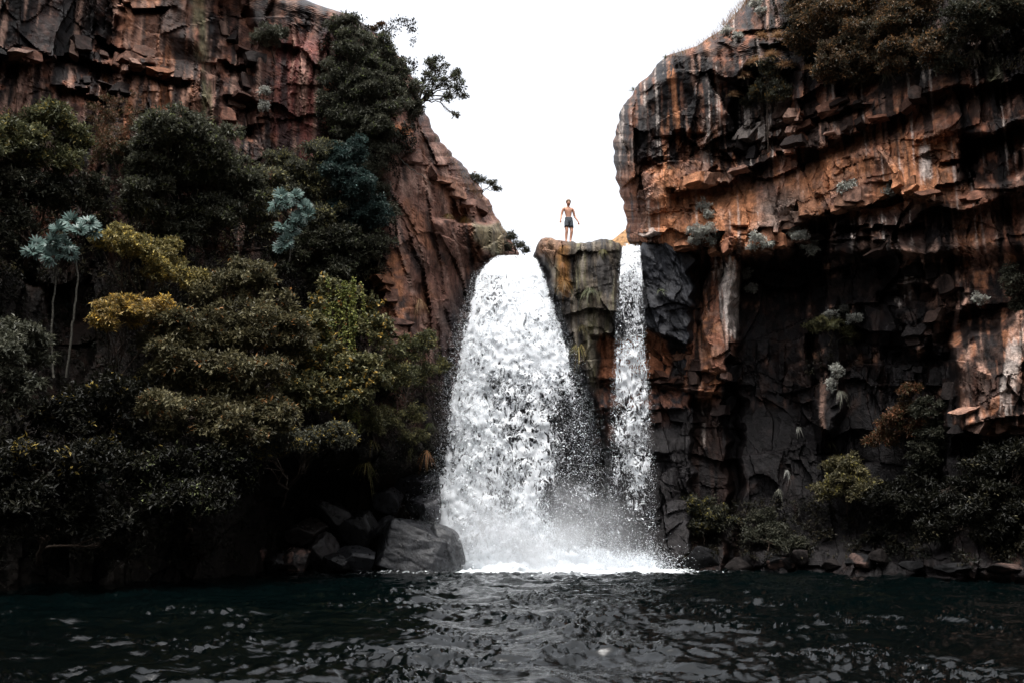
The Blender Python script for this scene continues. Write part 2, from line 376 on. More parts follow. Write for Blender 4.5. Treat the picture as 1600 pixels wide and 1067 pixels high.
    # orange streak between the black ones; bleached mineral runs
    for (x0, y0, x1, y1, ww, colr, f) in [(1045, 110, 1058, 205, 9, ORANGE, .9), (1436, 222, 1442, 280, 16, PALE, .8), (1113, 410, 1128, 470, 9, PALE, .95), (1127, 412, 1130, 520, 28, PALE, .95),
                                          (1128, 500, 1133, 545, 10, PINK, .7), (1574, 530, 1560, 640, 26, PALE, .6), (1180, 205, 1184, 250, 7, PINK, .8), (1238, 195, 1244, 218, 10, PINK, .8), (1283, 590, 1284, 680, 6, PINK, .4),
                                          (1290, 190, 1300, 220, 12, PINK, .8), (1100, 190, 1101, 250, 9, PALE, .7), (1078, 95, 1082, 140, 9, PINK, .5), (1420, 430, 1400, 470, 20, PALE, .5), (1098, 640, 1096, 690, 3, PALE, .5)]:
        mk = polymask(PX + st2 * 7, PY + fbm(u * 9, z * .2, 130, 2) * 34, [(x0, y0), (x0 + ww, y0), (x1 + ww * .8, y1), (x1, y1)], 2.5)
        C = blend(C, colr, mk * f * sstep(-.5, .1, st2 + .25))
    C = blend(C, LICHEN, polymask(wx, wy, [(1555, 90), (1570, 130), (1545, 130), (1540, 90)], 5) * .6)
    C = C * (1 - crack[..., None] * .35) * (1 + n2[..., None] * .25)
    A = np.clip(.55 + C.mean(-1) * 3, 0, 1)
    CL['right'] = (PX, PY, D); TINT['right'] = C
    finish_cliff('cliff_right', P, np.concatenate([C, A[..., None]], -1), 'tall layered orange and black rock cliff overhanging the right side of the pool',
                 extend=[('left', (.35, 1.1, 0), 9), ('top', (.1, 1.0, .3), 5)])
right_cliff()

# ---------------- central block that the two falls run over
def centre_cliff():
    cols = np.arange(660, 1100, 1.6)
    top = lerp(cols, [660, 735, 745, 765, 800, 834, 838, 846, 858, 875, 888, 900, 925, 940, 955, 968, 972, 1001, 1006, 1040, 1060, 1078, 1090, 1100],
               [420, 420, 408, 402, 400, 402, 386, 373, 371, 376, 377, 380, 378, 373, 375, 382, 386, 386, 375, 374, 382, 390, 396, 400])
    top = top + noise(cols / 9, cols * 0, 5) * 2.2
    s = np.linspace(0, 1, 300)
    PY = top[None] + s[:, None] * (905 - top[None]); PX = np.repeat(cols[None], len(s), 0)
    Y = lerp(PX, [660, 740, 800, 834, 842, 880, 930, 960, 975, 1000, 1010, 1060, 1080, 1100], [36.6, 35.6, 35.2, 35.2, 34.2, 33.75, 33.8, 34.0, 34.5, 34.5, 34.1, 34.1, 34.1, 34.2])
    P0 = at(PX, PY, Y); u = P0[..., 0]; z = P0[..., 2]
    wx = PX + fbm(u * 1.1, z * 1.1, 260, 3) * 12; wy = PY + fbm(u * 1.1, z * 1.1, 261, 3) * 12
    D = Y + 1.0 * (1 - np.sqrt(1 - (1 - np.clip((PY - top[None]) / 14, 0, 1)) ** 2)) * .9
    # the pillar narrows downward and leans right: rock left of this diagonal falls back behind the water
    diag = lerp(PY, [372, 430, 500, 560, 640, 700, 905], [836, 858, 878, 896, 935, 950, 960])
    D = D + sstep(6, -10, wx - diag) * 1.3
    for i, (pts, d, h) in enumerate([([(936, 520), (980, 527), (1010, 512), (1062, 529), (1090, 542)], 1.0, 240), ([(935, 591), (968, 595), (1010, 580), (1042, 591), (1060, 590)], .5, 60),
                                     ([(930, 640), (968, 632), (1020, 640), (1060, 636)], .45, 70), ([(900, 395), (960, 392)], .12, 20), ([(940, 700), (1040, 705)], .4, 80)]):
        D = D + ledge(PX, PY, pts, d, h, 40 + i, rag=3)
    rel, crack = relief(u, z, 200, .55)
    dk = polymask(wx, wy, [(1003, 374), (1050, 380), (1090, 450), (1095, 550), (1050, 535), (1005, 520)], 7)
    D = D + rel * (1 - dk * .4) + dk * fbm(u * 1.4 + z * .5, z * .8, 210, 4) * .45 + dk * -.15
    D = D + fbm(u * 3.5, z * .35, 212, 3) * .16 * (PX < 975)
    D = D - sstep(780, 905, PY) * 1.0 + sstep(1076, 1088, PX + noise(PY / 22, PX * 0, 77) * 14) * 1.8
    P = at(PX, PY, D)
    st1 = fbm(u * 2.6, z * .3, 220, 3); st2 = fbm(u * 6, z * .6, 221, 3); nz = fbm(u * .9, z * .9, 222, 4); n2 = fbm(u * 3, z * 3, 223, 3)
    C = np.ones(PX.shape + (3,)) * np.array(CHAR)
    C = blend(C, (.045, .04, .038), sstep(-.2, .4, nz) * .6)
    pil = polymask(wx, wy, [(838, 365), (968, 365), (965, 470), (945, 560), (935, 620), (905, 560), (880, 470)], 8)
    C = blend(C, (.085, .068, .05), pil * .9)
    C = blend(C, (.13, .12, .07), pil * sstep(.05, .3, st2 + st1) * .7)
    C = blend(C, (.24, .21, .17), pil * sstep(.14, .3, st1 - st2 * .6) * .6)
    C = blend(C, (.03, .028, .028), pil * sstep(.08, .22, -st1 + st2 * .5) * .85)
    C = blend(C, (.2, .11, .07), polymask(wx, wy, [(840, 366), (882, 372), (880, 400), (862, 412), (842, 395)], 7) * .8)
    C = blend(C, (.24, .12, .04), polymask(wx, wy, [(872, 385), (886, 385), (890, 460), (870, 440)], 5) * .9)
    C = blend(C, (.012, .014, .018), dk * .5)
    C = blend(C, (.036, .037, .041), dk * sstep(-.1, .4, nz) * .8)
    org = polymask(wx, wy, [(934, 528), (980, 530), (1010, 518), (1045, 532), (1044, 590), (1010, 582), (965, 596), (934, 590)], 5)
    C = blend(C, (.31, .125, .065), org * .95)
    C = blend(C, RUST, polymask(wx, wy, [(934, 596), (1090, 590), (1090, 640), (930, 700)], 8) * .7 * sstep(-.3, .2, n2))
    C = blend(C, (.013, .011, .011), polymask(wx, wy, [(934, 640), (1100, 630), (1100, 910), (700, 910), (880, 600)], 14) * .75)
    C = C * (1 - crack[..., None] * .4) * (1 + n2[..., None] * .3)
    A = np.clip(.45 + C.mean(-1) * 3, 0, 1)
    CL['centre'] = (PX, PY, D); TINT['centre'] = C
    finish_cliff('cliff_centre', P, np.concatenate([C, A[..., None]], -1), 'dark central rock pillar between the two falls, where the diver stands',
                 extend=[('top', (0, .55, -.01), 10), ('right', (.1, 1, 0), 3)])
    CL['ctop'] = P[0]
centre_cliff()

# ---------------- left cliff
def left_cliff():
    rows = np.concatenate([np.linspace(-420, -20, 50, endpoint=False), np.arange(-20, 990, 2.5)])
    ox = lerp(rows, [-420, -120, 0, 12, 30, 60, 90, 130, 180, 200, 235, 285, 330, 360, 395, 420, 500, 905],
              [250, 400, 478, 510, 560, 596, 625, 650, 667, 672, 702, 745, 772, 790, 812, 800, 770, 760])
    st = _RND[(np.floor(rows / 13).astype(int) * 13) & 4095, 2]
    ox = ox + noise(rows / 30, rows * 0, 41) * 5 + noise(rows / 9, rows * 0, 42) * 3 + (st - .5) * 4
    t = np.concatenate([-np.linspace(1, 0, 50)[:-1] ** 1.5, np.linspace(0, 1, 270)])
    PX = np.where(t[None] < 0, -30 + t[None] * 1000, -30 + t[None] * (ox[:, None] + 30)); PY = np.repeat(rows[:, None], len(t), 1)
    e = ox[:, None] - PX
    Y = lerp(PX, [-1030, -500, -200, 0, 300, 500, 600, 700, 800], [9.5, 16, 21.5, 25.5, 29.5, 31.5, 32.3, 34, 37.0])
    P0 = at(PX, PY, Y); a = math.radians(-30)
    Y = Y + 2.4 * (1 - np.sqrt(np.clip(1 - (1 - np.clip(e / 50, 0, 1)) ** 2, 0, 1)))
    u = P0[..., 0] * math.cos(a) - P0[..., 1] * math.sin(a); z = P0[..., 2]
    wx = PX + fbm(u * .9, z * .9, 360, 3) * 16; wy = PY + fbm(u * .9, z * .9, 361, 3) * 14
    D = Y.copy()
    for i, (pts, d, h) in enumerate([
        ([(-60, 88), (40, 96), (120, 85), (190, 110), (235, 95)], .65, 40), ([(150, 60), (205, 80)], .6, 30), ([(245, 118), (290, 128)], .6, 20),
        ([(345, 205), (400, 195)], .6, 30), ([(190, 8), (262, 10)], .6, 16), ([(330, 95), (385, 105)], .5, 25), ([(400, 60), (470, 75), (510, 110)], .5, 35),
        ([(612, 215), (640, 200)], .3, 25), ([(690, 345), (790, 352)], -.7, 60), ([(360, 150), (400, 160)], .5, 30), ([(100, 135), (160, 150)], .5, 25)]):
        D = D + ledge(wx, PY, pts, d, h, 60 + i)
    for pts, d, ed in [([(185, -40), (300, -40), (330, 220), (170, 230), (185, 100)], -.8, 8), ([(510, -30), (700, -30), (700, 200), (520, 330)], -.6, 14),
                       ([(600, 190), (650, 195), (660, 420), (625, 600), (580, 600), (590, 300)], -.6, 10), ([(735, 345), (792, 350), (788, 400), (745, 398)], -.5, 5),
                       ([(340, -30), (390, -30), (400, 220), (345, 210)], .8, 8), ([(300, -30), (325, -30), (335, 215), (322, 215)], -.3, 4),
                       ([(660, 420), (740, 400), (720, 640), (650, 640)], .5, 14)]:
        D = D + polymask(wx, wy, pts, ed) * d
    rel, crack = relief(u, z, 300, .95, 2.3)
    # slanting facets on the wall beside the fall
    fac, _, _ = blocks(u * .8 + z * .45, z * .8 - u * .5, .9, .35, .3, .3, 340)
    D = D + rel * (.3 + .7 * sstep(0, 40, e)) * (1 - .3 * (PX > 590)) + fac * sstep(580, 610, PX) * .7
    # soil bank swelling towards the pool under the trees
    bank = sstep(360, 800, PY) * lerp(PX, [-1030, 0, 400, 560, 640, 700], [.5, 2.8, 3.2, 2.6, 1.6, .8]) * (1 - sstep(690, 770, PY) * sstep(330, 430, PX))
    bank = bank - sstep(690, 780, PY) * sstep(400, 480, PX) * 1.5
    D = D - bank
    P = at(PX, PY, D)
    st1 = fbm(u * 1.5, z * .2, 320, 3); st2 = fbm(u * 4.5, z * .45, 321, 3); nz = fbm(u * .7, z * .7, 322, 4); n2 = fbm(u * 2.4, z * 2.4, 323, 3)
    C = np.ones(PX.shape + (3,)) * np.array((.085, .042, .032))
    C = blend(C, BLACK, sstep(-.12, .12, st1 + nz * .6) * .9)
    C = blend(C, RUST, sstep(.1, .3, n2 - nz * .5) * .6)
    orz = polymask(wx, wy, [(180, -40), (285, -40), (310, 120), (300, 220), (170, 240), (150, 150), (195, 80)], 14)
    C = blend(C, (.24, .1, .05), orz * .85)
    C = blend(C, PINK, orz * sstep(.1, .3, st2) * .6)
    C = blend(C, (.04, .03, .03), orz * sstep(.05, .3, -st2 + st1) * .6)
    C = blend(C, PINK, polymask(wx, wy, [(0, 90), (80, 95), (80, 170), (0, 180)], 10) * sstep(-.1, .2, st2) * .6)
    C = blend(C, (.17, .06, .05), polymask(wx, wy, [(430, 60), (510, 60), (512, 250), (430, 260)], 14) * .8)
    C = blend(C, ORANGE, polymask(wx, wy, [(498, 120), (515, 130), (512, 170), (500, 165)], 4) * .8)
    C = blend(C, BLACK, polymask(wx, wy, [(-40, -40), (160, -40), (175, 70), (100, 88), (-40, 85)], 14) * .8)
    C = blend(C, BLACK, sstep(.02, .14, fbm(u * 2.4, z * .18, 350, 3)) * .85 * (PX < 600))
    C = blend(C, PINK, sstep(.2, .32, fbm(u * 4.5, z * .2, 351, 3)) * .5 * (PY < 400))
    ly = polymask(PX + st2 * 4, PY, [(296, -20), (318, -20), (334, 190), (338, 230), (322, 215), (308, 100)], 4)
    C = blend(C, (.15, .135, .075), ly * .75 * sstep(-.4, .2, st2 + nz))
    fz = sstep(585, 612, wx)
    C = blend(C, (.16, .085, .065), fz * .85)
    C = blend(C, (.31, .2, .16), fz * sstep(.08, .3, fbm(u * 2.2 + z * .8, z * .5, 330, 4)) * .75)
    C = blend(C, (.2, .085, .045), fz * sstep(.05, .3, nz) * .6)
    C = blend(C, (.03, .026, .026), fz * sstep(.12, .3, -fbm(u * 1.6 + z * .4, z * .4, 331, 4)) * .8)
    C = blend(C, (.42, .17, .08), polymask(wx, wy, [(612, 194), (640, 192), (636, 206), (612, 215)], 3) * .9)
    C = blend(C, (.42, .18, .09), polymask(wx, wy, [(580, 400), (632, 400), (632, 545), (590, 470)], 8) * .7 * sstep(-.2, .2, n2))
    C = blend(C, LICHEN, polymask(wx, wy, [(738, 345), (792, 350), (788, 398), (745, 392)], 4) * .7)
    C = blend(C, GREY, polymask(wx, wy, [(738, 345), (792, 350), (788, 398), (745, 392)], 4) * .5 * sstep(0, .2, st2))
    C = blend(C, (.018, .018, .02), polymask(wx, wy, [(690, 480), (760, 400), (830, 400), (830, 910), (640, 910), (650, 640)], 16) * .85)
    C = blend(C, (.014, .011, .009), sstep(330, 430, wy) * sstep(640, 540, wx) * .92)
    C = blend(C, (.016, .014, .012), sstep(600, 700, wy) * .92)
    C = C * (1 - crack[..., None] * .35) * (1 + n2[..., None] * .25)
    A = np.clip(.5 + C.mean(-1) * 3, 0, 1)
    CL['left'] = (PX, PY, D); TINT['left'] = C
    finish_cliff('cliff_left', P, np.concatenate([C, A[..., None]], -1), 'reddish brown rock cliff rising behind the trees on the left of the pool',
                 extend=[('right', (-.45, 1.1, 0), 9), ('top', (0, 1.0, .3), 5)])
left_cliff()

# ---------------- unseen leaning walls added to block skylight, and the land above the falls
def side_wall(name, sgn, label):
    ys = np.linspace(9.5, -28, 60); zs = np.linspace(-1, 32, 40)
    YY, ZZ = np.meshgrid(ys, zs); n_, c_ = relief(YY, ZZ, 400 + sgn * 7, 1.5)
    X = sgn * (12.0 + lerp(YY, [-28, -8, 9.5], [-7, -1.0, .2]) - ZZ * .14) + sgn * (n_)
    P = np.stack([X, YY, ZZ], -1)
    C = np.ones(P.shape[:2] + (4,)) * np.array((*BROWN, 1)); C[..., :3] *= .6
    finish_cliff(name, P, C, label, extend=[('top', (sgn * 1.5, 0, 0), 1)])
side_wall('blocker_wall_left', -1, 'unseen gorge wall added on the left to block skylight')
side_wall('blocker_wall_right', 1, 'unseen gorge wall added on the right to block skylight')

def upland():
    X, Yg = np.meshgrid(np.linspace(-60, 60, 90), np.concatenate([np.linspace(35.5, 60, 50), np.linspace(62, 400, 30)]))
    Z = 12.15 - .02 * (Yg - 35) + fbm(X * .3, Yg * .3, 70, 4) * .25
    Z = Z + np.clip(np.abs(X - 1.5) - 4, 0, 99) * .5 * sstep(40, 60, Yg)*.6
    Z = np.where(Yg > 62, np.minimum(Z, 12 + (Yg - 60) * .0), Z)
    Z -= sstep(0, .3, (np.abs(X + .2) < 1.3) * 1.0) * 0
    C = np.ones(X.shape + (4,)) * np.array((.12, .075, .035, 1))
    o = link('upland', mesh('upland', np.stack([X, Yg, Z], -1), gridquads(*X.shape), C), M_ROCK)
    tag(o, 'rocky ground above and behind the falls', kind='structure')
upland()

def hill():
    """dry grassy slope beyond the lip of the narrow fall"""
    X, Yg = np.meshgrid(np.linspace(2.6, 30, 90), np.linspace(38, 70, 60)); Z = 12.0 + (3.6 + np.clip((X - 4.0) * .75, -1.5, 9)) * sstep(38, 46, Yg) + fbm(X * .6, Yg * .6, 71, 4) * .35
    C = np.ones(X.shape + (4,)) * np.array((.33, .19, .09, 1)); C[..., :3] *= (1 + .4 * fbm(X * 2, Yg * 2, 72, 3))[..., None]
    tag(link('hill', mesh('hill', np.stack([X, Yg, Z], -1), gridquads(*X.shape), C), M_ROCK), 'dry orange slope seen behind the lip of the narrow fall', kind='structure')
hill()

# ------------------------------------------------------------------ pool
def pool():
    ys = np.concatenate([np.linspace(-30, 4.5, 20), 4.8 * (38 / 4.8) ** np.linspace(0, 1, 460)])
    s = np.concatenate([-1.0 - np.linspace(1, 0, 14)[:-1] ** 1.3, np.linspace(-1, 1, 540), 1 + np.linspace(0, 1, 14)[1:] ** 1.3])
    yy = np.maximum(ys, 6.0)[:, None]; half = .60 * yy + 1.2
    ss = s[None]
    X = np.where(np.abs(ss) <= 1, ss * half, np.sign(ss) * (half + (np.abs(ss) - 1) * (34 - half)))
    Yg = np.repeat(ys[:, None], len(s), 1)
    r = np.random.default_rng(11)
    cx, cy = .6, 33.0
    H = np.zeros(X.shape)
    wxp = X + fbm(X * .35, Yg * .35, 80, 2) * 1.6; wyp = Yg + fbm(X * .35, Yg * .35, 81, 2) * 1.6
    for i in range(46):
        lam = .28 * (2.6 / .28) ** r.random(); th = r.normal(0, .75)
        k = 2 * np.pi / lam; dx, dy = math.sin(th), -math.cos(th)
        ph = k * (wxp * dx + wyp * dy) + r.random() * 6.28
        am = .0075 * lam ** 1.0 * (.5 + r.random())
        env = .35 + 1.1 * np.clip(noise(X * .3 + i * 3.1, Yg * .22, 90 + i) + .45, 0, 1.2)
        H += am * env * (1 - 2 * np.abs(np.sin(ph * .5)) ** 1.3)
    rad = np.hypot(X - cx, Yg - cy)
    H *= .8
    H += fbm(X * 2.2, Yg * 2.2, 85, 4) * .05 * (1 - sstep(2, 16, rad)) + fbm(X * 1.3, Yg * 2.0, 88, 5) * .055 + (.5 - np.abs(fbm(wxp * 3.0, wyp * 5.6, 89, 2))) * .1 * (.3 + 1.3 * sstep(-.1, .4, noise(X * .6, Yg * .7, 95) + .3 * noise(X * 2, Yg * 2.6, 97))) + (.5 - np.abs(noise(wxp * 5.5, wyp * 9.5, 96))) * .03
    ndx = np.interp(X, [-4.2, -3, 0, 3, 5.5], [0, 0, 0, 0, 0])
    edge = np.clip(np.hypot(np.maximum(np.abs(X - .8) - 3.6, 0), np.maximum(32.6 - Yg, 0)), 0, 30)
    foam = np.clip(1.0 - edge / .8 + fbm(X * 2, Yg * 2, 86, 4) * 1.1, 0, 1) + .5 * np.clip(1 - edge / 7, 0, 1) + .12 * np.clip(1 - edge / 2.5, 0, 1)
    C = np.zeros(X.shape + (4,)); C[..., 0] = np.clip(foam, 0, 1); C[..., 3] = 1
    m, t, out = newmat('pool_water')
    a = N(t, 'ShaderNodeAttribute', _attribute_name='tint')
    p = N(t, 'ShaderNodeBsdfPrincipled', Roughness=.03, IOR=1.333); p.inputs['Specular IOR Level'].default_value = .5
    n1 = N(t, 'ShaderNodeTexNoise', Scale=9.0, Detail=5.0, Roughness=.6); t.links.new(texmap(t, (1, 1.8, 1)), n1.inputs['Vector'])
    n2 = N(t, 'ShaderNodeTexNoise', Scale=5.0, Detail=8.0, Roughness=.72, Distortion=1.2); t.links.new(texmap(t, (1, .7, 1)), n2.inputs['Vector'])
    b = N(t, 'ShaderNodeBump', Strength=.22, Distance=.04); t.links.new(n1.outputs[0], b.inputs['Height']); t.links.new(b.outputs[0], p.inputs['Normal'])
    sep = N(t, 'ShaderNodeSeparateColor'); t.links.new(a.outputs['Color'], sep.inputs[0])
    ad = N(t, 'ShaderNodeMath', _operation='ADD'); t.links.new(sep.outputs[0], ad.inputs[0]); t.links.new(n2.outputs[0], ad.inputs[1])
    fm = ramp(t, ad.outputs[0], [(.86, 0.0), (1.0, 1.0)])
    p.inputs['Base Color'].default_value = (.0004, .0016, .0017, 1)
    d = N(t, 'ShaderNodeBsdfDiffuse', Color=(.75, .8, .82, 1))
    mx = N(t, 'ShaderNodeMixShader'); t.links.new(fm, mx.inputs[0]); t.links.new(p.outputs[0], mx.inputs[1]); t.links.new(d.outputs[0], mx.inputs[2])
    t.links.new(mx.outputs[0], out.inputs[0])
    V = np.stack([X, Yg, H], -1)
    o = link('pool_water', mesh('pool_water', V, gridquads(*X.shape), C, smooth=True), m)
    tag(o, 'dark green rippled plunge pool', kind='structure')
pool()
#PART2
# ------------------------------------------------------------------ slabs standing out of the walls, each a block of its own
def slab(cl, px, py, w_, h_, dep, seed, ang):
    r = np.random.default_rng(seed); PX, PY, D = CL[cl]
    j = np.argmin(np.abs(PY[:, PY.shape[1] // 2] - py)); i = np.argmin(np.abs(PX[j] - px)); Y = D[j, i]; c = TINT[cl][j, i]
    k = mpp(Y); n = 7; g = np.linspace(-1, 1, n); F6 = []; A, B = np.meshgrid(g, g)
    for ax in range(3):
        for sg in (-1, 1):
            p = np.zeros((n, n, 3)); p[..., ax] = sg; p[..., (ax + 1) % 3] = A * sg; p[..., (ax + 2) % 3] = B; F6.append(p.reshape(-1, 3))
    V = np.concatenate(F6); Q = np.concatenate([gridquads(n, n, q * n * n) for q in range(6)])
    sh = r.normal(size=4) * .22
    V2 = V.copy(); V2[:, 0] += V[:, 2] * sh[0] + (V[:, 0] > 0) * V[:, 2] * sh[1]; V2[:, 2] += V[:, 0] * sh[2] * .6; V2[:, 1] += V[:, 2] * .35 + V[:, 0] * sh[3]
    rnd = .99 - .05 * (np.abs(V).min(1) > .9); V2 *= rnd[:, None]
    V2 = V2 * np.array([w_ * k / 2, dep / 2, h_ * k / 2])
    V2 += np.stack([noise(V2[:, 2] * 3 + seed, V2[:, 1] * 3 + V2[:, 0] * 3, 640 + q) for q in range(3)], -1) * .05
    ca, sa = math.cos(ang), math.sin(ang); V2 = np.stack([V2[:, 0] * ca - V2[:, 1] * sa, V2[:, 0] * sa + V2[:, 1] * ca, V2[:, 2]], -1)
    cc = np.ones((len(V2), 4)); cc[:, :3] = c[None] * (.55 + .4 * r.random()) * (1 + .4 * noise(V2[:, 0] * 4 + seed, V2[:, 2] * 2, 650))[:, None]; cc[:, 3] = .8
    o = link('rock_slab', mesh('rock_slab', V2, Q, cc), M_ROCK, ROOT['cliff_' + cl]); o.location = at(px, py, Y + dep * .12).tolist()
def slabs():
    r = np.random.default_rng(21); n = 0
    lips = [('right', -.75, [(1052, 296), (1135, 285), (1172, 262), (1210, 240), (1280, 229), (1336, 204), (1400, 184), (1445, 150)], 14), ('right', -.75, [(1261, 339), (1314, 328), (1347, 322), (1400, 300), (1437, 302), (1494, 326), (1600, 300)], 16),
            ('right', -.75, [(1000, 378), (1097, 397), (1165, 394), (1225, 385), (1290, 372)], 10), ('right', -.75, [(1214, 195), (1259, 184), (1345, 165)], 9), ('right', -.75, [(1140, 232), (1200, 218), (1262, 206)], 6),
            ('right', -.75, [(1487, 672), (1565, 685), (1600, 677)], 6), ('right', -.75, [(1380, 400), (1500, 470), (1400, 560), (1520, 650)], 16), ('right', -.75, [(1040, 560), (1100, 600), (1150, 590)], 9), ('right', -.75, [(1020, 640), (1090, 660), (1150, 640)], 8),
            ('left', .5, [(-20, 88), (40, 96), (120, 85), (190, 110), (235, 95)], 12), ('left', .5, [(120, 130), (190, 150), (245, 118), (290, 128)], 9), ('left', .5, [(345, 205), (380, 150), (400, 100), (350, 60)], 12), ('left', .5, [(590, 430), (625, 520), (600, 560)], 8), ('left', .5, [(640, 250), (700, 300), (760, 340)], 7),
            ('centre', .1, [(940, 600), (1000, 590), (1060, 600)], 8), ('centre', .1, [(945, 650), (1010, 655), (1070, 660)], 9)]
    for cl, ang, pts, cnt in lips:
        pts = np.array(pts, float); sseg = np.arange(len(pts))
        for q in range(cnt):
            t = (q + r.random()) / cnt * (len(pts) - 1); x = np.interp(t, sseg, pts[:, 0]); y = np.interp(t, sseg, pts[:, 1])
            w_ = 12 + 30 * r.random() ** 1.5; h_ = 8 + 22 * r.random() ** 1.5
            slab(cl, x + r.normal() * 3, y - h_ * .45 + r.normal() * 4, w_, h_, .35 + .35 * r.random(), 1000 + n, ang + r.normal() * .15); n += 1
slabs()

# ------------------------------------------------------------------ loose rocks along the shore
def ico(sub):
    import bmesh
    bm = bmesh.new(); bmesh.ops.create_icosphere(bm, subdivisions=sub, radius=1)
    V = np.array([v.co[:] for v in bm.verts]); Fc = np.array([[v.index for v in f.verts] for f in bm.faces]); bm.free(); return V, Fc
ICO = {k: ico(k) for k in (1, 2, 3, 4, 5, 6)}
def boulder(px, py, rx, ry, Y, label, seed, colr=(.05, .05, .054), rot=0., depth=.8, group=None, sub=5, soft=0., mat=None, name='boulder', cat='boulder', vein=None):
    V, Fc = ICO[sub]; r = np.random.default_rng(seed); V = V.copy()
    for k in range(18):
        n = r.normal(size=3); n /= np.linalg.norm(n); d = .5 + .32 * r.random() + soft
        s = V @ n; m = s > d; V[m] -= np.outer((s[m] - d) * (.93 - soft), n)
    V *= (1 + .07 * fbm(V[:, 0] * 1.5 + seed, V[:, 2] * 1.5 + V[:, 1], 600, 3) + .05 * fbm(V[:, 0] * 4 + seed, V[:, 2] * 4 + V[:, 1] * 3, 601, 3))[:, None]
    f1 = np.abs(fbm(V[:, 0] * 1.1 + V[:, 2] * .6 + seed, V[:, 1] * 1.1 - V[:, 2] * .8, 602, 2))
    V *= (1 - .045 * (1 - sstep(0, .02, f1)))[:, None]
    k = mpp(Y) * 1.22; V = V * np.array([rx * k, max(rx, ry) * k * depth, ry * k])
    a = math.radians(rot); V = np.stack([V[:, 0] * math.cos(a) - V[:, 2] * math.sin(a), V[:, 1], V[:, 0] * math.sin(a) + V[:, 2] * math.cos(a)], -1)
    c = np.ones((len(V), 4)); c[:, :3] = np.array(colr) * .62 * (1 + .3 * fbm(V[:, 0] * 2, V[:, 2] * 2, 603, 3))[:, None]
    if vein:
        mk = sstep(.02, .12, fbm(V[:, 0] * 3 + 5, V[:, 2] * 3, 604 + seed, 3))[:, None]; c[:, :3] = c[:, :3] * (1 - mk) + np.array(vein) * mk
    o = link(name, mesh(name, V, Fc, c, smooth=True), mat or M_WET); o.location = at(px, py, Y).tolist()
    tag(o, label, cat, group); return o
boulder(643, 860, 68, 47, 31.9, 'largest smooth grey wet boulder touching the foot of the main fall', 3, (.038, .04, .045), rot=-6, depth=.75, sub=6, soft=.05)
boulder(700, 852, 20, 34, 31.95, 'rounded end boulder leaning against the largest boulder beside the foam', 12, (.05, .053, .058), rot=24, soft=.08)
boulder(606, 786, 30, 24, 33.0, 'angular dark boulder perched above the largest wet boulder', 5, (.045, .045, .05), rot=10)
boulder(650, 758, 44, 34, 33.6, 'broad black boulder high up behind the others beside the fall', 8, (.03, .03, .034))
boulder(670, 800, 32, 26, 32.9, 'misty dark boulder between the perched one and the fall', 9, (.04, .04, .046))
boulder(560, 873, 30, 22, 31.6, 'low wet grey boulder just left of the largest one', 14, (.05, .052, .058))
boulder(525, 878, 26, 17, 31.4, 'black rounded boulder at the waterline left of the low grey one', 16, (.028, .028, .03))
boulder(500, 862, 27, 26, 31.6, 'steep grey boulder with a slanting top at the waterline', 21, (.055, .05, .05), rot=-25)
boulder(462, 872, 26, 24, 31.2, 'pink veined dark boulder at the waterline', 24, (.045, .036, .034), vein=(.26, .17, .14))
boulder(560, 826, 40, 28, 32.3, 'flat topped black boulder above the waterline boulders', 27, (.022, .022, .024), rot=-8)
boulder(520, 800, 34, 20, 32.2, 'dark slab boulder under the hanging bushes', 30, (.026, .024, .024), rot=-12)
boulder(480, 832, 30, 20, 31.8, 'dark brown boulder behind the pink veined one', 33, (.032, .026, .024))
boulder(432, 878, 20, 14, 31.0, 'small black boulder left of the pink veined one', 36, (.024, .022, .022))
boulder(392, 872, 26, 18, 30.8, 'low brown boulder farthest left in the row by the water', 39, (.05, .036, .032), vein=(.15, .09, .075))
boulder(600, 822, 24, 16, 32.6, 'small pale edged boulder wedged above the largest one', 42, (.05, .05, .055), rot=30)
for i, (px, py, rx, ry, lab) in enumerate([(1095, 872, 30, 18, 'black wet rock right of the foam under the bush'), (1160, 882, 24, 10, 'low rock at the waterline under the cliff bushes'), (1222, 878, 20, 12, 'rock with pinkish face at the right shore, first from the fall'),
                                            (1250, 868, 16, 12, 'upright rock behind the pinkish shore rock'), (1345, 876, 26, 14, 'light brown rock near the middle of the right shore'), (1372, 868, 16, 10, 'small rock beside the light brown one'),
                                            (1427, 884, 20, 8, 'flat pinkish rock on the right shore'), (1300, 882, 22, 8, 'dark flat rock between the shore rocks'), (1500, 886, 40, 9, 'long low dark rock on the right shore'), (1575, 888, 34, 9, 'reddish low rock farthest right on the shore')]):
    Yb = max(9., surf('right', px, 850) - .9)
    boulder(px, py, rx, ry, Yb, lab, 60 + i, [(.014, .014, .015), (.022, .018, .017)][i % 2], sub=4, vein=(.08, .052, .044) if i in (2, 4, 9) else None, mat=M_ROCK, name='shore_rock', cat='rock')

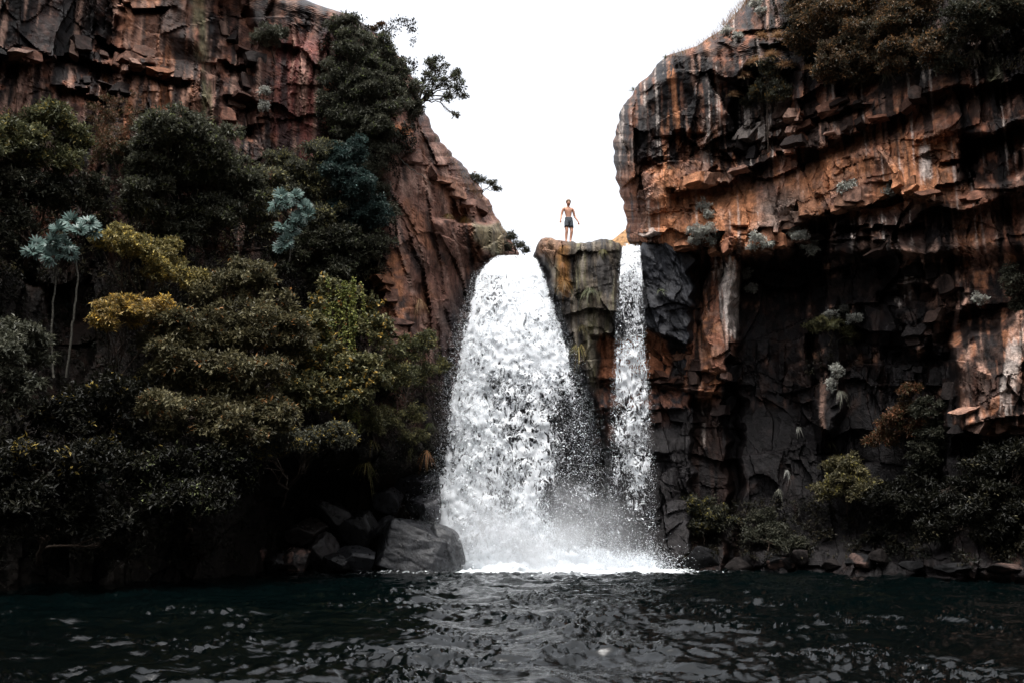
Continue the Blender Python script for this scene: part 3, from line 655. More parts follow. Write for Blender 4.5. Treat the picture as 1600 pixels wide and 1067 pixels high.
# ------------------------------------------------------------------ leaves and trees
def leaves_mesh(c, d, n, L, W, colr):
    """c base points, d direction, n leaf normal; one folded four-cornered leaf each."""
    d = d / np.linalg.norm(d, axis=1, keepdims=True)
    s = np.cross(d, n); s /= np.linalg.norm(s, axis=1, keepdims=True) + 1e-9
    nn = np.cross(s, d)
    L = L[:, None]; W = W[:, None]
    a = c; b = c + d * L * .5 + s * W * .5 + nn * W * .18; e = c + d * L - nn * L * .12; f = c + d * L * .5 - s * W * .5 + nn * W * .18
    V = np.stack([a, b, e, f], 1).reshape(-1, 3); Q = np.arange(len(c) * 4).reshape(-1, 4)
    return V, Q, np.repeat(colr, 4, 0)
def rdir(r, n):
    v = r.normal(size=(n, 3)); return v / np.linalg.norm(v, axis=1, keepdims=True)
def sprigs(r, C, out, k, L, W, pal, tip, tipp, bright, spread):
    n = len(C); idx = np.repeat(np.arange(n), k); m = len(idx)
    dd = out[idx] * .9 + rdir(r, m) * 1.0 + np.array([0, 0, -.1])
    c = C[idx] + rdir(r, m) * spread * r.random((m, 1)) ** .6
    nm = out[idx] * .5 + np.array([0, 0, .9]) + rdir(r, m) * .55
    pi = r.integers(0, len(pal), n)[idx]; col = np.array(pal)[pi] * (bright[idx] * (.7 + .6 * r.random(m)))[:, None]
    tm = (r.random(n) < tipp)[idx] & (r.random(m) < .6)
    if tip is not None: col[tm] = np.array(tip) * (.7 + .6 * r.random((tm.sum(), 1)))
    Ls = L * (.6 + .7 * r.random(m))
    return leaves_mesh(c, dd, nm, Ls, Ls * W, col * np.where(col.mean(1, keepdims=True) > .02, 1.3, 1.0))
def tube(pts, rad, sides=5):
    pts = np.asarray(pts, float); V = []; Q = []
    for i, p in enumerate(pts):
        t = pts[min(i + 1, len(pts) - 1)] - pts[max(i - 1, 0)]; t /= np.linalg.norm(t) + 1e-9
        a = np.cross(t, [0.3, 1, .1]); a /= np.linalg.norm(a) + 1e-9; b = np.cross(t, a)
        for k in range(sides):
            an = 2 * math.pi * k / sides; V.append(p + (a * math.cos(an) + b * math.sin(an)) * rad[i])
    for i in range(len(pts) - 1):
        for k in range(sides):
            k2 = (k + 1) % sides; Q.append([i * sides + k, i * sides + k2, (i + 1) * sides + k2, (i + 1) * sides + k])
    return np.array(V), np.array(Q)
def merge(parts):
    V = []; Q = []; n = 0
    for v, q in parts: V.append(v); Q.append(q + n); n += len(v)
    return np.concatenate(V), np.concatenate(Q)
def wiggle(r, a, b, n, amp, sag=0.):
    a = np.asarray(a, float); b = np.asarray(b, float); t = np.linspace(0, 1, n)[:, None]
    w_ = np.cumsum(r.normal(size=(n, 3)), 0); w_ -= w_[0] + (w_[-1] - w_[0]) * t
    L = np.linalg.norm(b - a); p = a + (b - a) * t + w_ * amp * L / math.sqrt(n); p[:, 2] -= sag * L * 4 * (t * (1 - t))[:, 0]; return p

PAL = dict(scrub=[(.05, .04, .025), (.03, .028, .018), (.075, .05, .03)], shade_tint=[(.01, .0105, .006), (.014, .0135, .008), (.007, .0075, .005)],  # darkest leaf set has the shade low on the banks painted in
    olive=[(.072, .065, .034), (.048, .045, .025), (.105, .092, .048)], dark=[(.036, .037, .025), (.05, .049, .034), (.022, .024, .016)],
    yellow=[(.2, .17, .075), (.15, .13, .058), (.11, .1, .04)], gold=[(.23, .16, .06), (.17, .125, .048), (.12, .095, .035)],
    teal=[(.024, .042, .038), (.018, .03, .027), (.036, .056, .048)], grey=[(.055, .057, .04), (.038, .04, .028), (.075, .075, .053)],
    palegrey=[(.3, .3, .27), (.2, .205, .18), (.42, .42, .38)], rust=[(.1, .05, .028), (.07, .045, .024), (.05, .042, .02)],
    green=[(.065, .068, .033), (.095, .095, .045), (.04, .043, .022)], dry=[(.2, .12, .06), (.13, .08, .045), (.26, .17, .09)], ivy=[(.075, .074, .034), (.045, .046, .023), (.12, .11, .05)])

def tree(label, cl, base, clumps, pal, off=.5, L=.13, W=.42, dens=1.0, tip=None, tipp=0., Y=None, name='tree', cat='tree', group=None, trunk_r=.07, bark=None, seed=0, sub=13, bare=0., depthf=.8):
    r = np.random.default_rng(seed + int(base[0]) * 7 + int(base[1])); L = L * 1.1; dens = dens * .85
    Yb = (surf(cl, *base) if Y is None else Y + .6) - .05
    B = at(base[0], base[1], Yb)
    root = empty(name, B); tag(root, label, cat, group)
    tp = []; V_ = []; Q_ = []; C_ = []; n = 0
    cs = []
    for c in clumps:
        px, py, rx = c[:3]; ry = (c[3] if len(c) > 3 else rx * .8) * (1.22 if rx > 20 else 1.0); px += r.normal() * rx * .12; py += r.normal() * ry * .15
        Yc = (surf(cl, px, py) - off - rx * mpp(28) * .5) if Y is None else Y + r.normal() * rx * mpp(28) * .3
        k = mpp(Yc); cs.append((at(px, py, Yc), np.array([rx * k, rx * k * depthf, ry * k])))
    top = np.mean([c for c, _ in cs], 0); fork = B + (top - B) * .45 + np.array([0, -.1, .05])
    p = wiggle(r, B, fork, 7, .06); tp.append(tube(p - B, np.linspace(trunk_r, trunk_r * .7, 7), 6))
    limbs = []
    for c, rad in cs:
        st = p[r.integers(3, 7)]; q = wiggle(r, st, c, 8, .1, -.03); limbs.append(tube(q - B, np.linspace(trunk_r * .6, trunk_r * .14, 8), 5))
        ns = max(4, int(sub * (1 + rad[0])))
        dirs = rdir(r, ns); dirs[:, 2] = dirs[:, 2] * .9 + .12
        sc_ = c + dirs * rad * (.42 + .68 * r.random((ns, 1)))
        sr = (.2 + .24 * r.random(ns) ** 1.3) * rad.mean()
        for j in range(ns):
            if r.random() < .7: limbs.append(tube(wiggle(r, q[r.integers(3, 8)], sc_[j], 5, .12) - B, np.linspace(trunk_r * .22, trunk_r * .07, 5), 3))
            if r.random() < bare: continue
            m = int(dens * 2.3 * 4 * math.pi * sr[j] ** 2 / (L * L * W * 6)) + 3
            o = rdir(r, m); o[:, 2] = np.where(o[:, 2] < -.3, -o[:, 2] * .7, o[:, 2])
            ctr = sc_[j] + o * np.array([1.15, 1.0, .9]) * sr[j] * (.45 + .75 * r.random((m, 1)))
            br = np.full(m, .75 + .5 * r.random()) * (.9 + .2 * r.random(m))
            v, qd, cc = sprigs(r, ctr, o, 6, L, W, pal, tip, tipp * (.4 + 1.2 * r.random()), br, L * .9)
            V_.append(v - B); Q_.append(qd + n); C_.append(cc); n += len(v)
    bk = bark or M_BARK
    v, q = tp[0]; link('trunk', mesh('trunk', v, q, smooth=True), bk, root)
    v, q = merge(limbs); link('branches', mesh('branches', v, q, smooth=True), bk, root)
    if n: link('crown', mesh('crown', np.concatenate(V_), np.concatenate(Q_), np.concatenate(C_)), M_LEAF, root)
    return root

TL = 'trees and bushes on the left bank'
OT = (.24, .12, .045)
T = [
 ('spreading pale green tree at the upper left edge with thin trunks', 'left', (110, 330), [(20, 205, 45, 26), (75, 195, 45, 28), (120, 222, 34, 22), (45, 240, 40, 26), (-30, 225, 50, 34), (95, 250, 30, 18)], 'green', dict(off=2.2, tip=(.2, .16, .05), tipp=.15, L=.12, dens=.9, trunk_r=.06)),
 ('dull dark green tree at the left edge under the spreading tree', 'left', (40, 420), [(20, 300, 50, 36), (80, 300, 42, 30), (-10, 350, 50, 40), (130, 300, 36, 28)], 'dark', dict(off=1.6, trunk_r=.07)),
 ('twiggy reddish brown bush with few leaves against the orange rock', 'left', (180, 270), [(165, 185, 28, 30), (205, 175, 26, 32), (190, 225, 40, 26), (150, 235, 24, 22)], 'rust', dict(off=1.2, L=.07, dens=.22, trunk_r=.035, sub=14, bare=.15)),
 ('broad dark green tree below the orange rock streak', 'left', (290, 420), [(250, 215, 52, 34), (310, 225, 50, 34), (215, 260, 48, 34), (275, 280, 58, 42), (345, 265, 48, 40), (230, 320, 46, 36), (320, 330, 50, 40), (370, 310, 36, 40), (280, 365, 40, 26)], 'grey', dict(off=2.0, dens=1.2, tip=(.09, .1, .04), tipp=.12, L=.12, trunk_r=.11)),
 ('low yellow-leaved tree above the golden one', 'left', (215, 560), [(165, 378, 24, 14), (195, 358, 16, 12), (225, 395, 34, 18), (265, 405, 34, 20), (290, 440, 32, 20), (240, 430, 26, 14), (205, 382, 24, 12)], 'yellow', dict(off=3.4, L=.095, dens=1.3, tip=(.36, .28, .08), tipp=.3, trunk_r=.05)),
 ('golden orange-leaved small tree with long bare stem', 'left', (178, 640), [(165, 505, 24, 14), (200, 480, 24, 20), (245, 486, 26, 14), (185, 495, 30, 16), (215, 500, 30, 14), (160, 480, 14, 10)], 'gold', dict(off=3.8, L=.095, dens=1.35, tip=(.45, .3, .07), tipp=.35, trunk_r=.035)),
 ('large olive tree with orange shoots in the middle of the left bank', 'left', (400, 760), [(385, 430, 36, 24), (350, 470, 40, 30), (420, 470, 44, 34), (300, 520, 50, 36), (370, 530, 52, 38), (440, 530, 46, 38), (270, 580, 50, 38), (340, 600, 52, 40), (410, 600, 50, 40), (290, 650, 50, 36), (370, 665, 50, 34), (430, 650, 34, 34), (250, 540, 34, 26)], 'olive', dict(off=3.2, dens=1.15, tip=OT, tipp=.04, L=.125, trunk_r=.13)),
 ('pale olive tree between the two blue-grey cabbage trees', 'left', (450, 420), [(420, 290, 40, 28), (470, 268, 40, 28), (510, 240, 32, 20), (400, 330, 40, 30), (500, 300, 30, 26), (440, 250, 24, 14), (520, 350, 40, 26)], 'grey', dict(off=1.6, L=.11, dens=1.1, tip=(.14, .13, .06), tipp=.35, trunk_r=.08)),
 ('dense blue-green tree left of the bare rock face', 'left', (560, 430), [(545, 235, 30, 20), (530, 270, 36, 28), (570, 290, 32, 30), (550, 320, 40, 28), (590, 330, 22, 22), (560, 350, 34, 18), (520, 245, 22, 18)], 'teal', dict(off=1.5, L=.10, W=.5, dens=1.2, trunk_r=.08)),
 ('dark bushy tree under the blue-green tree', 'left', (540, 470), [(500, 380, 44, 30), (550, 385, 40, 28), (450, 400, 36, 30), (580, 380, 26, 24), (510, 420, 44, 26)], 'dark', dict(off=1.6, L=.11, tip=(.08, .09, .05), tipp=.2)),
 ('olive tree right of the large olive tree, hung with creeper', 'left', (520, 700), [(480, 500, 36, 30), (520, 480, 34, 30), (560, 500, 32, 34), (500, 560, 42, 36), (550, 570, 38, 36), (470, 610, 38, 34), (530, 630, 40, 30), (580, 590, 30, 28), (590, 530, 26, 26)], 'ivy', dict(off=2.1, L=.12, W=.7, dens=1.0, tip=(.3, .2, .05), tipp=.12, trunk_r=.08)),
 ('dark bush at the left edge half way up the bank', 'left', (20, 640), [(10, 530, 40, 26), (45, 570, 32, 26), (-20, 570, 40, 34), (20, 610, 40, 30)], 'grey', dict(off=2.6, L=.12, dens=.9)),
 ('dark tree below the cabbage tree trunks', 'left', (130, 820), [(100, 660, 50, 36), (160, 640, 44, 34), (60, 720, 55, 40), (130, 730, 50, 36), (190, 700, 44, 36), (210, 620, 30, 26)], 'shade_tint', dict(off=2.6, L=.13, tip=(.2, .15, .04), tipp=.06)),
 ('overhanging dark bush beside the lowest blue-grey rosette', 'left', (290, 850), [(230, 740, 44, 28), (290, 740, 46, 30), (340, 730, 40, 28), (260, 790, 46, 30), (320, 790, 44, 30), (380, 740, 38, 26)], 'shade_tint', dict(off=2.9, L=.12, tip=(.08, .09, .04), tipp=.15)),
 ('low dark thicket bush at the lower left waterline', 'left', (60, 880), [(20, 800, 50, 40), (90, 810, 46, 36), (150, 820, 40, 32), (-40, 790, 50, 50), (200, 830, 34, 28)], 'shade_tint', dict(off=2.4, L=.13, dens=.8, tip=(.12, .12, .1), tipp=.08)),
 ('narrow bush left of the boulders with yellow leaf tips', 'left', (440, 790), [(445, 690, 30, 18), (410, 700, 28, 20), (480, 690, 28, 16), (520, 680, 30, 18)], 'grey', dict(off=2.0, L=.1, tip=(.25, .19, .05), tipp=.2)),
 ('leafy bush under the bare rock face beside the fall', 'left', (630, 640), [(605, 560, 26, 24), (640, 545, 26, 20), (665, 540, 22, 16), (625, 595, 28, 20), (660, 580, 22, 18), (688, 570, 12, 14)], 'green', dict(off=.8, L=.10, dens=.9, tip=(.16, .14, .05), tipp=.2, trunk_r=.04)),
 ('yellow-green bush above the highest boulder', 'left', (620, 720), [(620, 650, 24, 16), (650, 650, 20, 16), (590, 660, 24, 18), (640, 680, 20, 12)], 'ivy', dict(off=.7, L=.09, dens=.8, trunk_r=.03)),
 ('dark green shrub mass clinging to the top of the left cliff', 'left', (560, 330), [(550, 75, 34, 24), (595, 85, 32, 26), (530, 110, 34, 30), (575, 120, 40, 32), (620, 115, 28, 28), (640, 140, 20, 24), (545, 160, 40, 32), (595, 165, 40, 30), (640, 172, 22, 20), (535, 205, 34, 28), (580, 205, 36, 26), (540, 45, 26, 16)], 'grey', dict(off=.3, L=.10, dens=1.25, trunk_r=.07, depthf=.6, tip=(.1, .12, .045), tipp=.08)),
 ('dark creeper bush hanging beside the bare rock face', 'left', (590, 420), [(600, 240, 22, 26), (590, 290, 20, 30), (600, 340, 18, 24), (575, 250, 26, 28)], 'grey', dict(off=.35, L=.1, dens=1.0, trunk_r=.03, depthf=.6)),
 ('small shrub with dull crown growing on the upper left rock', 'left', (430, 100), [(418, 50, 24, 12), (440, 58, 16, 10), (400, 62, 14, 10)], 'grey', dict(off=.5, L=.09, trunk_r=.03)),
 ('pale grey shrub on the dark rock below the dull crowned one', 'left', (412, 170), [(412, 142, 10, 8), (416, 165, 8, 10)], 'palegrey', dict(off=.25, L=.08, trunk_r=.02, cat='shrub', name='shrub')),
]
for lab, cl, base, cl_, pal, kw in T:
    kw = dict(kw); kw.setdefault('group', TL)
    tree(lab, cl, base, cl_, PAL[pal], **kw)
# skyline trees, standing clear of the rock
tree('leafy tree leaning out over the gorge from the top of the left cliff', 'left', (640, 172), [(684, 104, 18, 13), (706, 118, 15, 11), (718, 138, 13, 12), (690, 132, 15, 10), (672, 122, 15, 13), (702, 154, 12, 7), (665, 148, 14, 12), (722, 150, 7, 6), (712, 180, 4, 4), (674, 96, 9, 7)],
     PAL['grey'], Y=34.2, L=.10, dens=.95, trunk_r=.06, tip=(.08, .1, .05), tipp=.15, group=TL, sub=8)
tree('thin little tree standing on the skyline of the left cliff', 'left', (590, 66), [(584, 44, 8, 6), (596, 40, 7, 5), (576, 52, 5, 4)], PAL['rust'], Y=33.6, L=.08, dens=.6, trunk_r=.03, group=TL)
tree('sparse flat-topped bush on the right slope of the left cliff', 'left', (752, 312), [(752, 280, 12, 6), (768, 287, 9, 5), (740, 276, 6, 5), (778, 297, 6, 5)], PAL['grey'], Y=36.2, L=.08, dens=.7, trunk_r=.03, group=TL)
tree('bush at the lip of the main fall against the sky', 'left', (805, 398), [(800, 370, 9, 8), (812, 384, 8, 7), (822, 392, 6, 5), (796, 388, 9, 7)], PAL['grey'], Y=36.6, L=.08, dens=1.0, trunk_r=.03, group=TL)

TR = 'bushes growing on the right cliff'
R_ = [
 ('wide dark bush crowning the top right of the cliff', (1400, 130), [(1260, 60, 40, 26), (1310, 40, 44, 30), (1360, 70, 44, 30), (1410, 50, 44, 32), (1340, 105, 40, 22), (1290, 100, 34, 22), (1460, 70, 40, 30), (1400, 100, 40, 24), (1250, 20, 34, 24), (1330, 10, 44, 24), (1420, 10, 44, 24)], 'scrub', dict(off=.5, dens=1.1, L=.11, tip=(.16, .09, .04), tipp=.3)),
 ('dull bush at the top right corner of the cliff', (1520, 90), [(1500, 40, 44, 30), (1550, 30, 40, 24), (1480, 100, 24, 16), (1590, 20, 40, 20)], 'dark', dict(off=.4, L=.11, tip=(.12, .08, .04), tipp=.1)),
 ('dark bush in the black hollow left of the dry grass', (1200, 250), [(1205, 110, 20, 16), (1190, 140, 20, 22), (1215, 150, 20, 22), (1170, 160, 12, 14)], 'dark', dict(off=.3, L=.1, tip=(.14, .09, .03), tipp=.25)),
 ('pale grey bush on the orange rock, highest of the grey ones', (1100, 340), [(1100, 326, 11, 9), (1104, 336, 8, 6)], 'palegrey', dict(off=.15, L=.1, dens=.7)),
 ('large pale grey bush on the ledge of the orange rock', (1095, 385), [(1092, 368, 15, 11), (1105, 362, 12, 9), (1084, 378, 10, 7), (1110, 376, 8, 6)], 'palegrey', dict(off=.2, L=.08)),
 ('small pale grey bush just right of the large one', (1122, 375), [(1122, 368, 6, 8)], 'palegrey', dict(off=.15, L=.1, dens=.7)),
 ('pale grey bush half way between the ledge bushes', (1190, 388), [(1188, 376, 14, 9), (1200, 382, 10, 7), (1178, 384, 8, 6)], 'palegrey', dict(off=.2, L=.08)),
 ('pale grey bush hanging at the right end of the ledge', (1255, 400), [(1250, 370, 14, 10), (1262, 382, 12, 10), (1272, 392, 10, 10), (1240, 362, 8, 7)], 'palegrey', dict(off=.2, L=.08)),
 ('grey tuft bush below the white stained buttress top', (1166, 440), [(1166, 428, 7, 10), (1172, 452, 8, 10)], 'palegrey', dict(off=.2, L=.07)),
 ('grey bush on the pink rock under the long overhang', (1390, 310), [(1388, 296, 8, 9), (1392, 306, 6, 7)], 'palegrey', dict(off=.15, L=.1, dens=.7)),
 ('grey bush under the orange band, left of its neighbour', (1322, 308), [(1320, 298, 10, 8), (1330, 292, 6, 5)], 'palegrey', dict(off=.15, L=.1, dens=.7)),
 ('bush growing out of the black wall, pale tipped', (1318, 500), [(1318, 480, 13, 12), (1300, 492, 12, 9), (1332, 500, 12, 8)], 'palegrey', dict(off=.3, L=.09, dens=.8)),
 ('yellow-green bush on the black wall under the pale tipped one', (1295, 540), [(1292, 508, 18, 12), (1315, 515, 18, 12), (1270, 515, 12, 10), (1335, 528, 14, 10)], 'ivy', dict(off=.3, L=.09)),
 ('hanging bush low on the black wall with pale tips', (1308, 610), [(1308, 580, 10, 14), (1300, 600, 8, 12)], 'palegrey', dict(off=.25, L=.08, dens=.8)),
 ('grey-green shrub near the right edge under the overhang', (1590, 460), [(1585, 445, 18, 22), (1592, 480, 16, 18), (1575, 425, 12, 12)], 'grey', dict(off=.3, L=.09)),
 ('small grey shrub left of the right edge shrub', (1532, 480), [(1530, 468, 9, 10)], 'palegrey', dict(off=.2, L=.08)),
 ('rust coloured bush in front of the lower right wall', (1410, 700), [(1412, 640, 20, 16), (1395, 665, 22, 18), (1420, 610, 16, 12), (1375, 690, 24, 12), (1430, 670, 16, 16)], 'rust', dict(off=.7, L=.1, tip=(.16, .065, .03), tipp=.25)),
 ('dark column-like bush beside the rust coloured one', (1455, 720), [(1455, 640, 22, 20), (1460, 680, 24, 26), (1450, 710, 22, 20)], 'dark', dict(off=.7, L=.1, dens=1.3)),
 ('rounded olive bush at the foot of the right wall', (1325, 810), [(1300, 735, 22, 18), (1335, 745, 26, 20), (1355, 765, 22, 18), (1300, 770, 22, 16), (1320, 725, 18, 12)], 'olive', dict(off=.8, L=.1, tip=(.14, .12, .03), tipp=.2)),
 ('dark bush right of the rounded olive bush', (1430, 830), [(1400, 780, 34, 24), (1450, 790, 34, 24), (1430, 750, 28, 18), (1500, 770, 34, 24)], 'shade_tint', dict(off=.7, L=.11)),
 ('dark bush filling the lower right corner of the cliff', (1560, 860), [(1540, 740, 36, 28), (1580, 780, 36, 28), (1540, 820, 40, 26), (1600, 720, 36, 28), (1480, 830, 34, 22)], 'shade_tint', dict(off=.7, L=.12, tip=(.1, .09, .05), tipp=.06)),
 ('green bush beside the foot of the narrow fall', (1100, 850), [(1080, 790, 26, 14), (1110, 795, 24, 16), (1130, 815, 22, 16), (1060, 800, 16, 12), (1095, 820, 24, 14)], 'dark', dict(off=.6, L=.1, tip=(.14, .12, .035), tipp=.2)),
 ('olive bush on the shore between the green and rounded bushes', (1200, 860), [(1190, 805, 18, 16), (1215, 830, 24, 16), (1180, 835, 20, 14), (1240, 850, 24, 12)], 'dark', dict(off=.5, L=.09, dens=.8)),
 ('pale bush on the black rock near the top of the right cliff', (1140, 60), [(1136, 52, 12, 7), (1150, 56, 9, 6)], 'palegrey', dict(off=.15, L=.07)),
 ('pale bush near the upper rim left of the dark bushes', (1185, 20), [(1185, 6, 13, 8), (1190, 18, 8, 6)], 'palegrey', dict(off=.15, L=.07)),
]
for lab, base, cl_, pal, kw in R_:
    kw = dict(kw); kw.setdefault('group', TR); kw.setdefault('trunk_r', .025)
    tree(lab, 'right', base, cl_, PAL[pal], name='bush', cat='bush', **kw)

# undergrowth: leaf litter and low plants nobody could count
def undergrowth(cl, label, zones, L, pal, seed, out=(-.05, -.9, .35)):
    r = np.random.default_rng(seed); Vs = []; Qs = []; Cs = []; n = 0
    PX, PY, D = CL[cl]
    for (x0, y0, x1, y1, cnt) in zones:
        px = r.uniform(x0, x1, cnt); py = r.uniform(y0, y1, cnt)
        keep = noise(px / 38, py / 30, seed) + .25 * noise(px / 12, py / 12, seed + 1) > -.08; px, py = px[keep], py[keep]
        yy = np.array([surf(cl, a, b) for a, b in zip(px, py)]) - r.random(len(px)) * .45
        ctr = at(px, py, yy); o = np.tile(np.array(out), (len(px), 1)) + rdir(r, len(px)) * .5
        v, q, c = sprigs(r, ctr, o, 7, L, .45, pal, None, 0, .6 + .7 * r.random(len(px)), L * 1.3)
        Vs.append(v); Qs.append(q + n); Cs.append(c); n += len(v)
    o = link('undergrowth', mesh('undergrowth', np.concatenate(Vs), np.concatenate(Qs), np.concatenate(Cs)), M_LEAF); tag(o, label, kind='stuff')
undergrowth('left', 'dark undergrowth covering the left bank', [(-260, 330, 600, 880, 9000), (540, 600, 690, 740, 800), (500, 30, 650, 240, 2600), (560, 240, 620, 420, 500)], .12, [(.012, .012, .007), (.017, .016, .009), (.009, .01, .006)], 5)  # near-black leaf colours stand in for shade on the lower left bank
undergrowth('left', 'olive scrub between the trees of the left slope', [(-120, 170, 180, 430, 1500), (180, 230, 600, 450, 2600), (230, 420, 600, 560, 1500), (500, 540, 690, 640, 500)], .1, PAL['grey'] + PAL['olive'], 15, out=(-.02, -.9, .5))
undergrowth('right', 'dark undergrowth at the foot and on the crown of the right cliff', [(1040, 780, 1700, 870, 2600), (1200, -60, 1700, 110, 3200), (1500, 680, 1700, 880, 1500), (1260, 480, 1340, 600, 200)], .11, [(.014, .013, .007), (.022, .018, .009), (.009, .01, .006)], 6)

# ------------------------------------------------------------------ tufts of long blades
def tuft(label, px, py, cl, size, n, colr, droop=.8, Y=None, group=None, name='grass_tuft', cat='grass tuft', seed=0, w=.035, updir=(0, -.6, .6)):
    r = np.random.default_rng(seed + int(px * 3 + py)); Yb = (surf(cl, px, py) - .04) if Y is None else Y
    B = at(px, py, Yb); V = []; Q = []; C = []; m = 0; s = size * mpp(Yb)
    for i in range(n):
        d = rdir(r, 1)[0] * .9 + np.array(updir); d /= np.linalg.norm(d); L = s * (.6 + .5 * r.random()); side = np.cross(d, [0, 0, 1.]) ; side /= np.linalg.norm(side) + 1e-6
        side = side + rdir(r, 1)[0] * .4
        ww = w * s * (.7 + .6 * r.random())
        for k in range(5):
            t = k / 4; p = d * L * t + np.array([0, 0, -1.]) * L * droop * t * t * .8
            hw = ww * (1 - t) ** .6 * .5 + .001
            V += [p - side * hw, p + side * hw]; C += [np.array(colr[i % len(colr)]) * (.7 + .5 * r.random())] * 2
        for k in range(4): Q.append([m + 2 * k, m + 2 * k + 1, m + 2 * k + 3, m + 2 * k + 2])
        m += 10
    o = link(name, mesh(name, V, np.array(Q), np.array(C)), M_LEAF); o.location = B.tolist(); tag(o, label, cat, group); return o
GT = 'grass tufts on the pillar and walls'
gr = [(.13, .14, .08), (.19, .19, .12), (.08, .09, .05)]; yl = [(.2, .17, .06), (.13, .13, .045), (.28, .22, .09)]; dg = [(.3, .17, .09), (.22, .12, .06), (.36, .24, .13)]
tuft('grey-green spiky tuft in the middle of the central pillar', 921, 455, 'centre', 26, 70, gr, 1.2, group=GT)
tuft('long bladed drooping tuft low on the edge of the central pillar', 904, 540, 'centre', 26, 60, yl, 1.5, group=GT)
tuft('dark mossy tuft above the drooping one on the pillar edge', 910, 512, 'centre', 20, 90, [(.07, .06, .03), (.1, .08, .03)], 1.0, group=GT, w=.03)
tuft('small tuft on the black rock right of the narrow fall', 1033, 455, 'centre', 14, 26, [(.2, .22, .14)], 1.0, group=GT, w=.06)
tuft('olive mossy tuft at the top of the pillar right of the diver', 942, 392, 'centre', 15, 120, [(.08, .07, .025), (.11, .1, .035)], 1.6, group=GT, w=.03)
tuft('orange mossy tuft hanging near the left edge of the pillar', 882, 442, 'centre', 17, 120, [(.22, .11, .03), (.15, .09, .03)], 1.6, group=GT, w=.03)
tuft('rust moss hanging above the orange mossy tuft', 879, 412, 'centre', 13, 100, [(.26, .12, .04)], 1.8, group=GT, w=.03)
tuft('grey root tuft between the spiky and the drooping tufts', 925, 492, 'centre', 13, 40, [(.24, .21, .16), (.12, .1, .07)], 1.6, group=GT, w=.03)
tuft('dry straw tuft on the left wall beside the fall', 655, 470, 'left', 20, 70, dg, 1.9, group=GT, w=.03)
tuft('long pale grass tuft hanging above the boulders', 572, 722, 'left', 26, 60, yl, 1.7, group=GT, w=.03)
tuft('upright pale grass tuft over the hanging one', 580, 690, 'left', 20, 50, yl, 1.4, group=GT, w=.03)
tuft('yellow grass tuft right of the rock face foot', 660, 632, 'left', 17, 50, yl, 1.4, group=GT, w=.04)
tuft('orange grass tuft next to the mist left of the main fall', 666, 706, 'left', 22, 60, [(.24, .1, .04), (.16, .1, .04)], 1.6, group=GT, w=.03)
tuft('dark fern tuft on the wall left of the main fall', 672, 662, 'left', 17, 60, [(.06, .07, .025)], 1.5, group=GT)
tuft('olive tuft on the shadowed wall under the leafy bush', 640, 700, 'left', 18, 60, [(.1, .1, .035)], 1.6, group=GT, w=.03)
tuft('orange moss on the ledge of the left rock face', 725, 343, 'left', 20, 160, [(.22, .1, .03), (.14, .1, .03)], 1.2, group=GT, w=.03)
tuft('orange moss left of the ledge moss on the rock face', 700, 338, 'left', 17, 120, [(.18, .09, .03), (.12, .09, .03)], 1.2, group=GT, w=.03)
tuft('straw tuft on the slope edge above the sparse bush', 742, 270, 'left', 9, 60, dg, .8, group=GT, w=.03)
tuft('bent dry stalks on the slope edge under the leaning tree', 682, 218, 'left', 20, 16, [(.2, .18, .12)], 1.0, group=GT, w=.02)
tuft('reddish tuft in a crack of the orange rock', 1046, 262, 'right', 12, 60, [(.1, .06, .03)], 1.6, group=GT)
tuft('pale spiky tuft low on the black wall', 1248, 668, 'right', 14, 26, [(.25, .25, .22)], 1.6, group=GT, w=.05)
tuft('spiky tuft below the hanging bush of the black wall', 1312, 612, 'right', 18, 40, [(.2, .2, .16)], 1.6, group=GT, w=.04)
tuft('tiny white tuft low on the black wall near the shore', 1230, 735, 'right', 10, 20, [(.4, .4, .36)], 1.6, group=GT, w=.06)
tuft('thin drooping tuft under the tiny white one', 1216, 765, 'right', 14, 18, [(.25, .25, .2)], 1.8, group=GT, w=.04)
tuft('grass tuft on the pink streak foot of the black wall', 1296, 690, 'right', 14, 36, [(.16, .15, .08)], 1.2, group=GT, w=.04)
k = 0
for (x, y, s_, lab) in [(1180, 100, 18, 'orange dry grass tuft beside the black stain'), (1205, 90, 17, 'orange dry grass tuft near the dark bush'), (1160, 120, 15, 'lowest orange dry grass tuft over the hollow'), (1225, 105, 17, 'dull orange grass tuft at the edge of the dark bush'), (1240, 75, 18, 'golden grass tuft under the wide dark bush'), (1215, 60, 18, 'orange grass tuft high above the hollow'), (1190, 60, 15, 'brown grass tuft above the black stain'), (1146, 150, 12, 'brown grass tuft at the left rim of the hollow'), (1265, 110, 15, 'rust grass tuft below the wide dark bush')]:
    tuft(lab, x, y, 'right', s_ * 1.6, 150, dg, .7, Y=surf('right', x, y) - .45, group='dry grass tufts high on the right cliff', w=.022, updir=(0, -.5, .8)); k += 1
for (x, y, lab) in [(1300, 122, 'hanging dark fern left under the crown bushes'), (1340, 125, 'hanging dark fern second from the left under the crown bushes'), (1385, 118, 'hanging dark fern in the middle under the crown bushes'), (1480, 98, 'hanging dark fern near the green stained rock'), (1520, 80, 'hanging brown fern at the top right overhang'), (1545, 60, 'dangling roots in the top right corner')]:
    tuft(lab, x, y, 'right', 24, 40, [(.06, .06, .035), (.09, .07, .05)], 1.9, group='ferns hanging under the crown bushes', w=.04, name='fern', cat='fern')
tuft('spiky tuft on the rim of the right cliff against the sky, upper one', 1040, 92, 'right', 13, 46, gr, .5, Y=surf('right', 1050, 96) + .3, group='tufts on the rim', w=.03, updir=(0, -.1, .9))
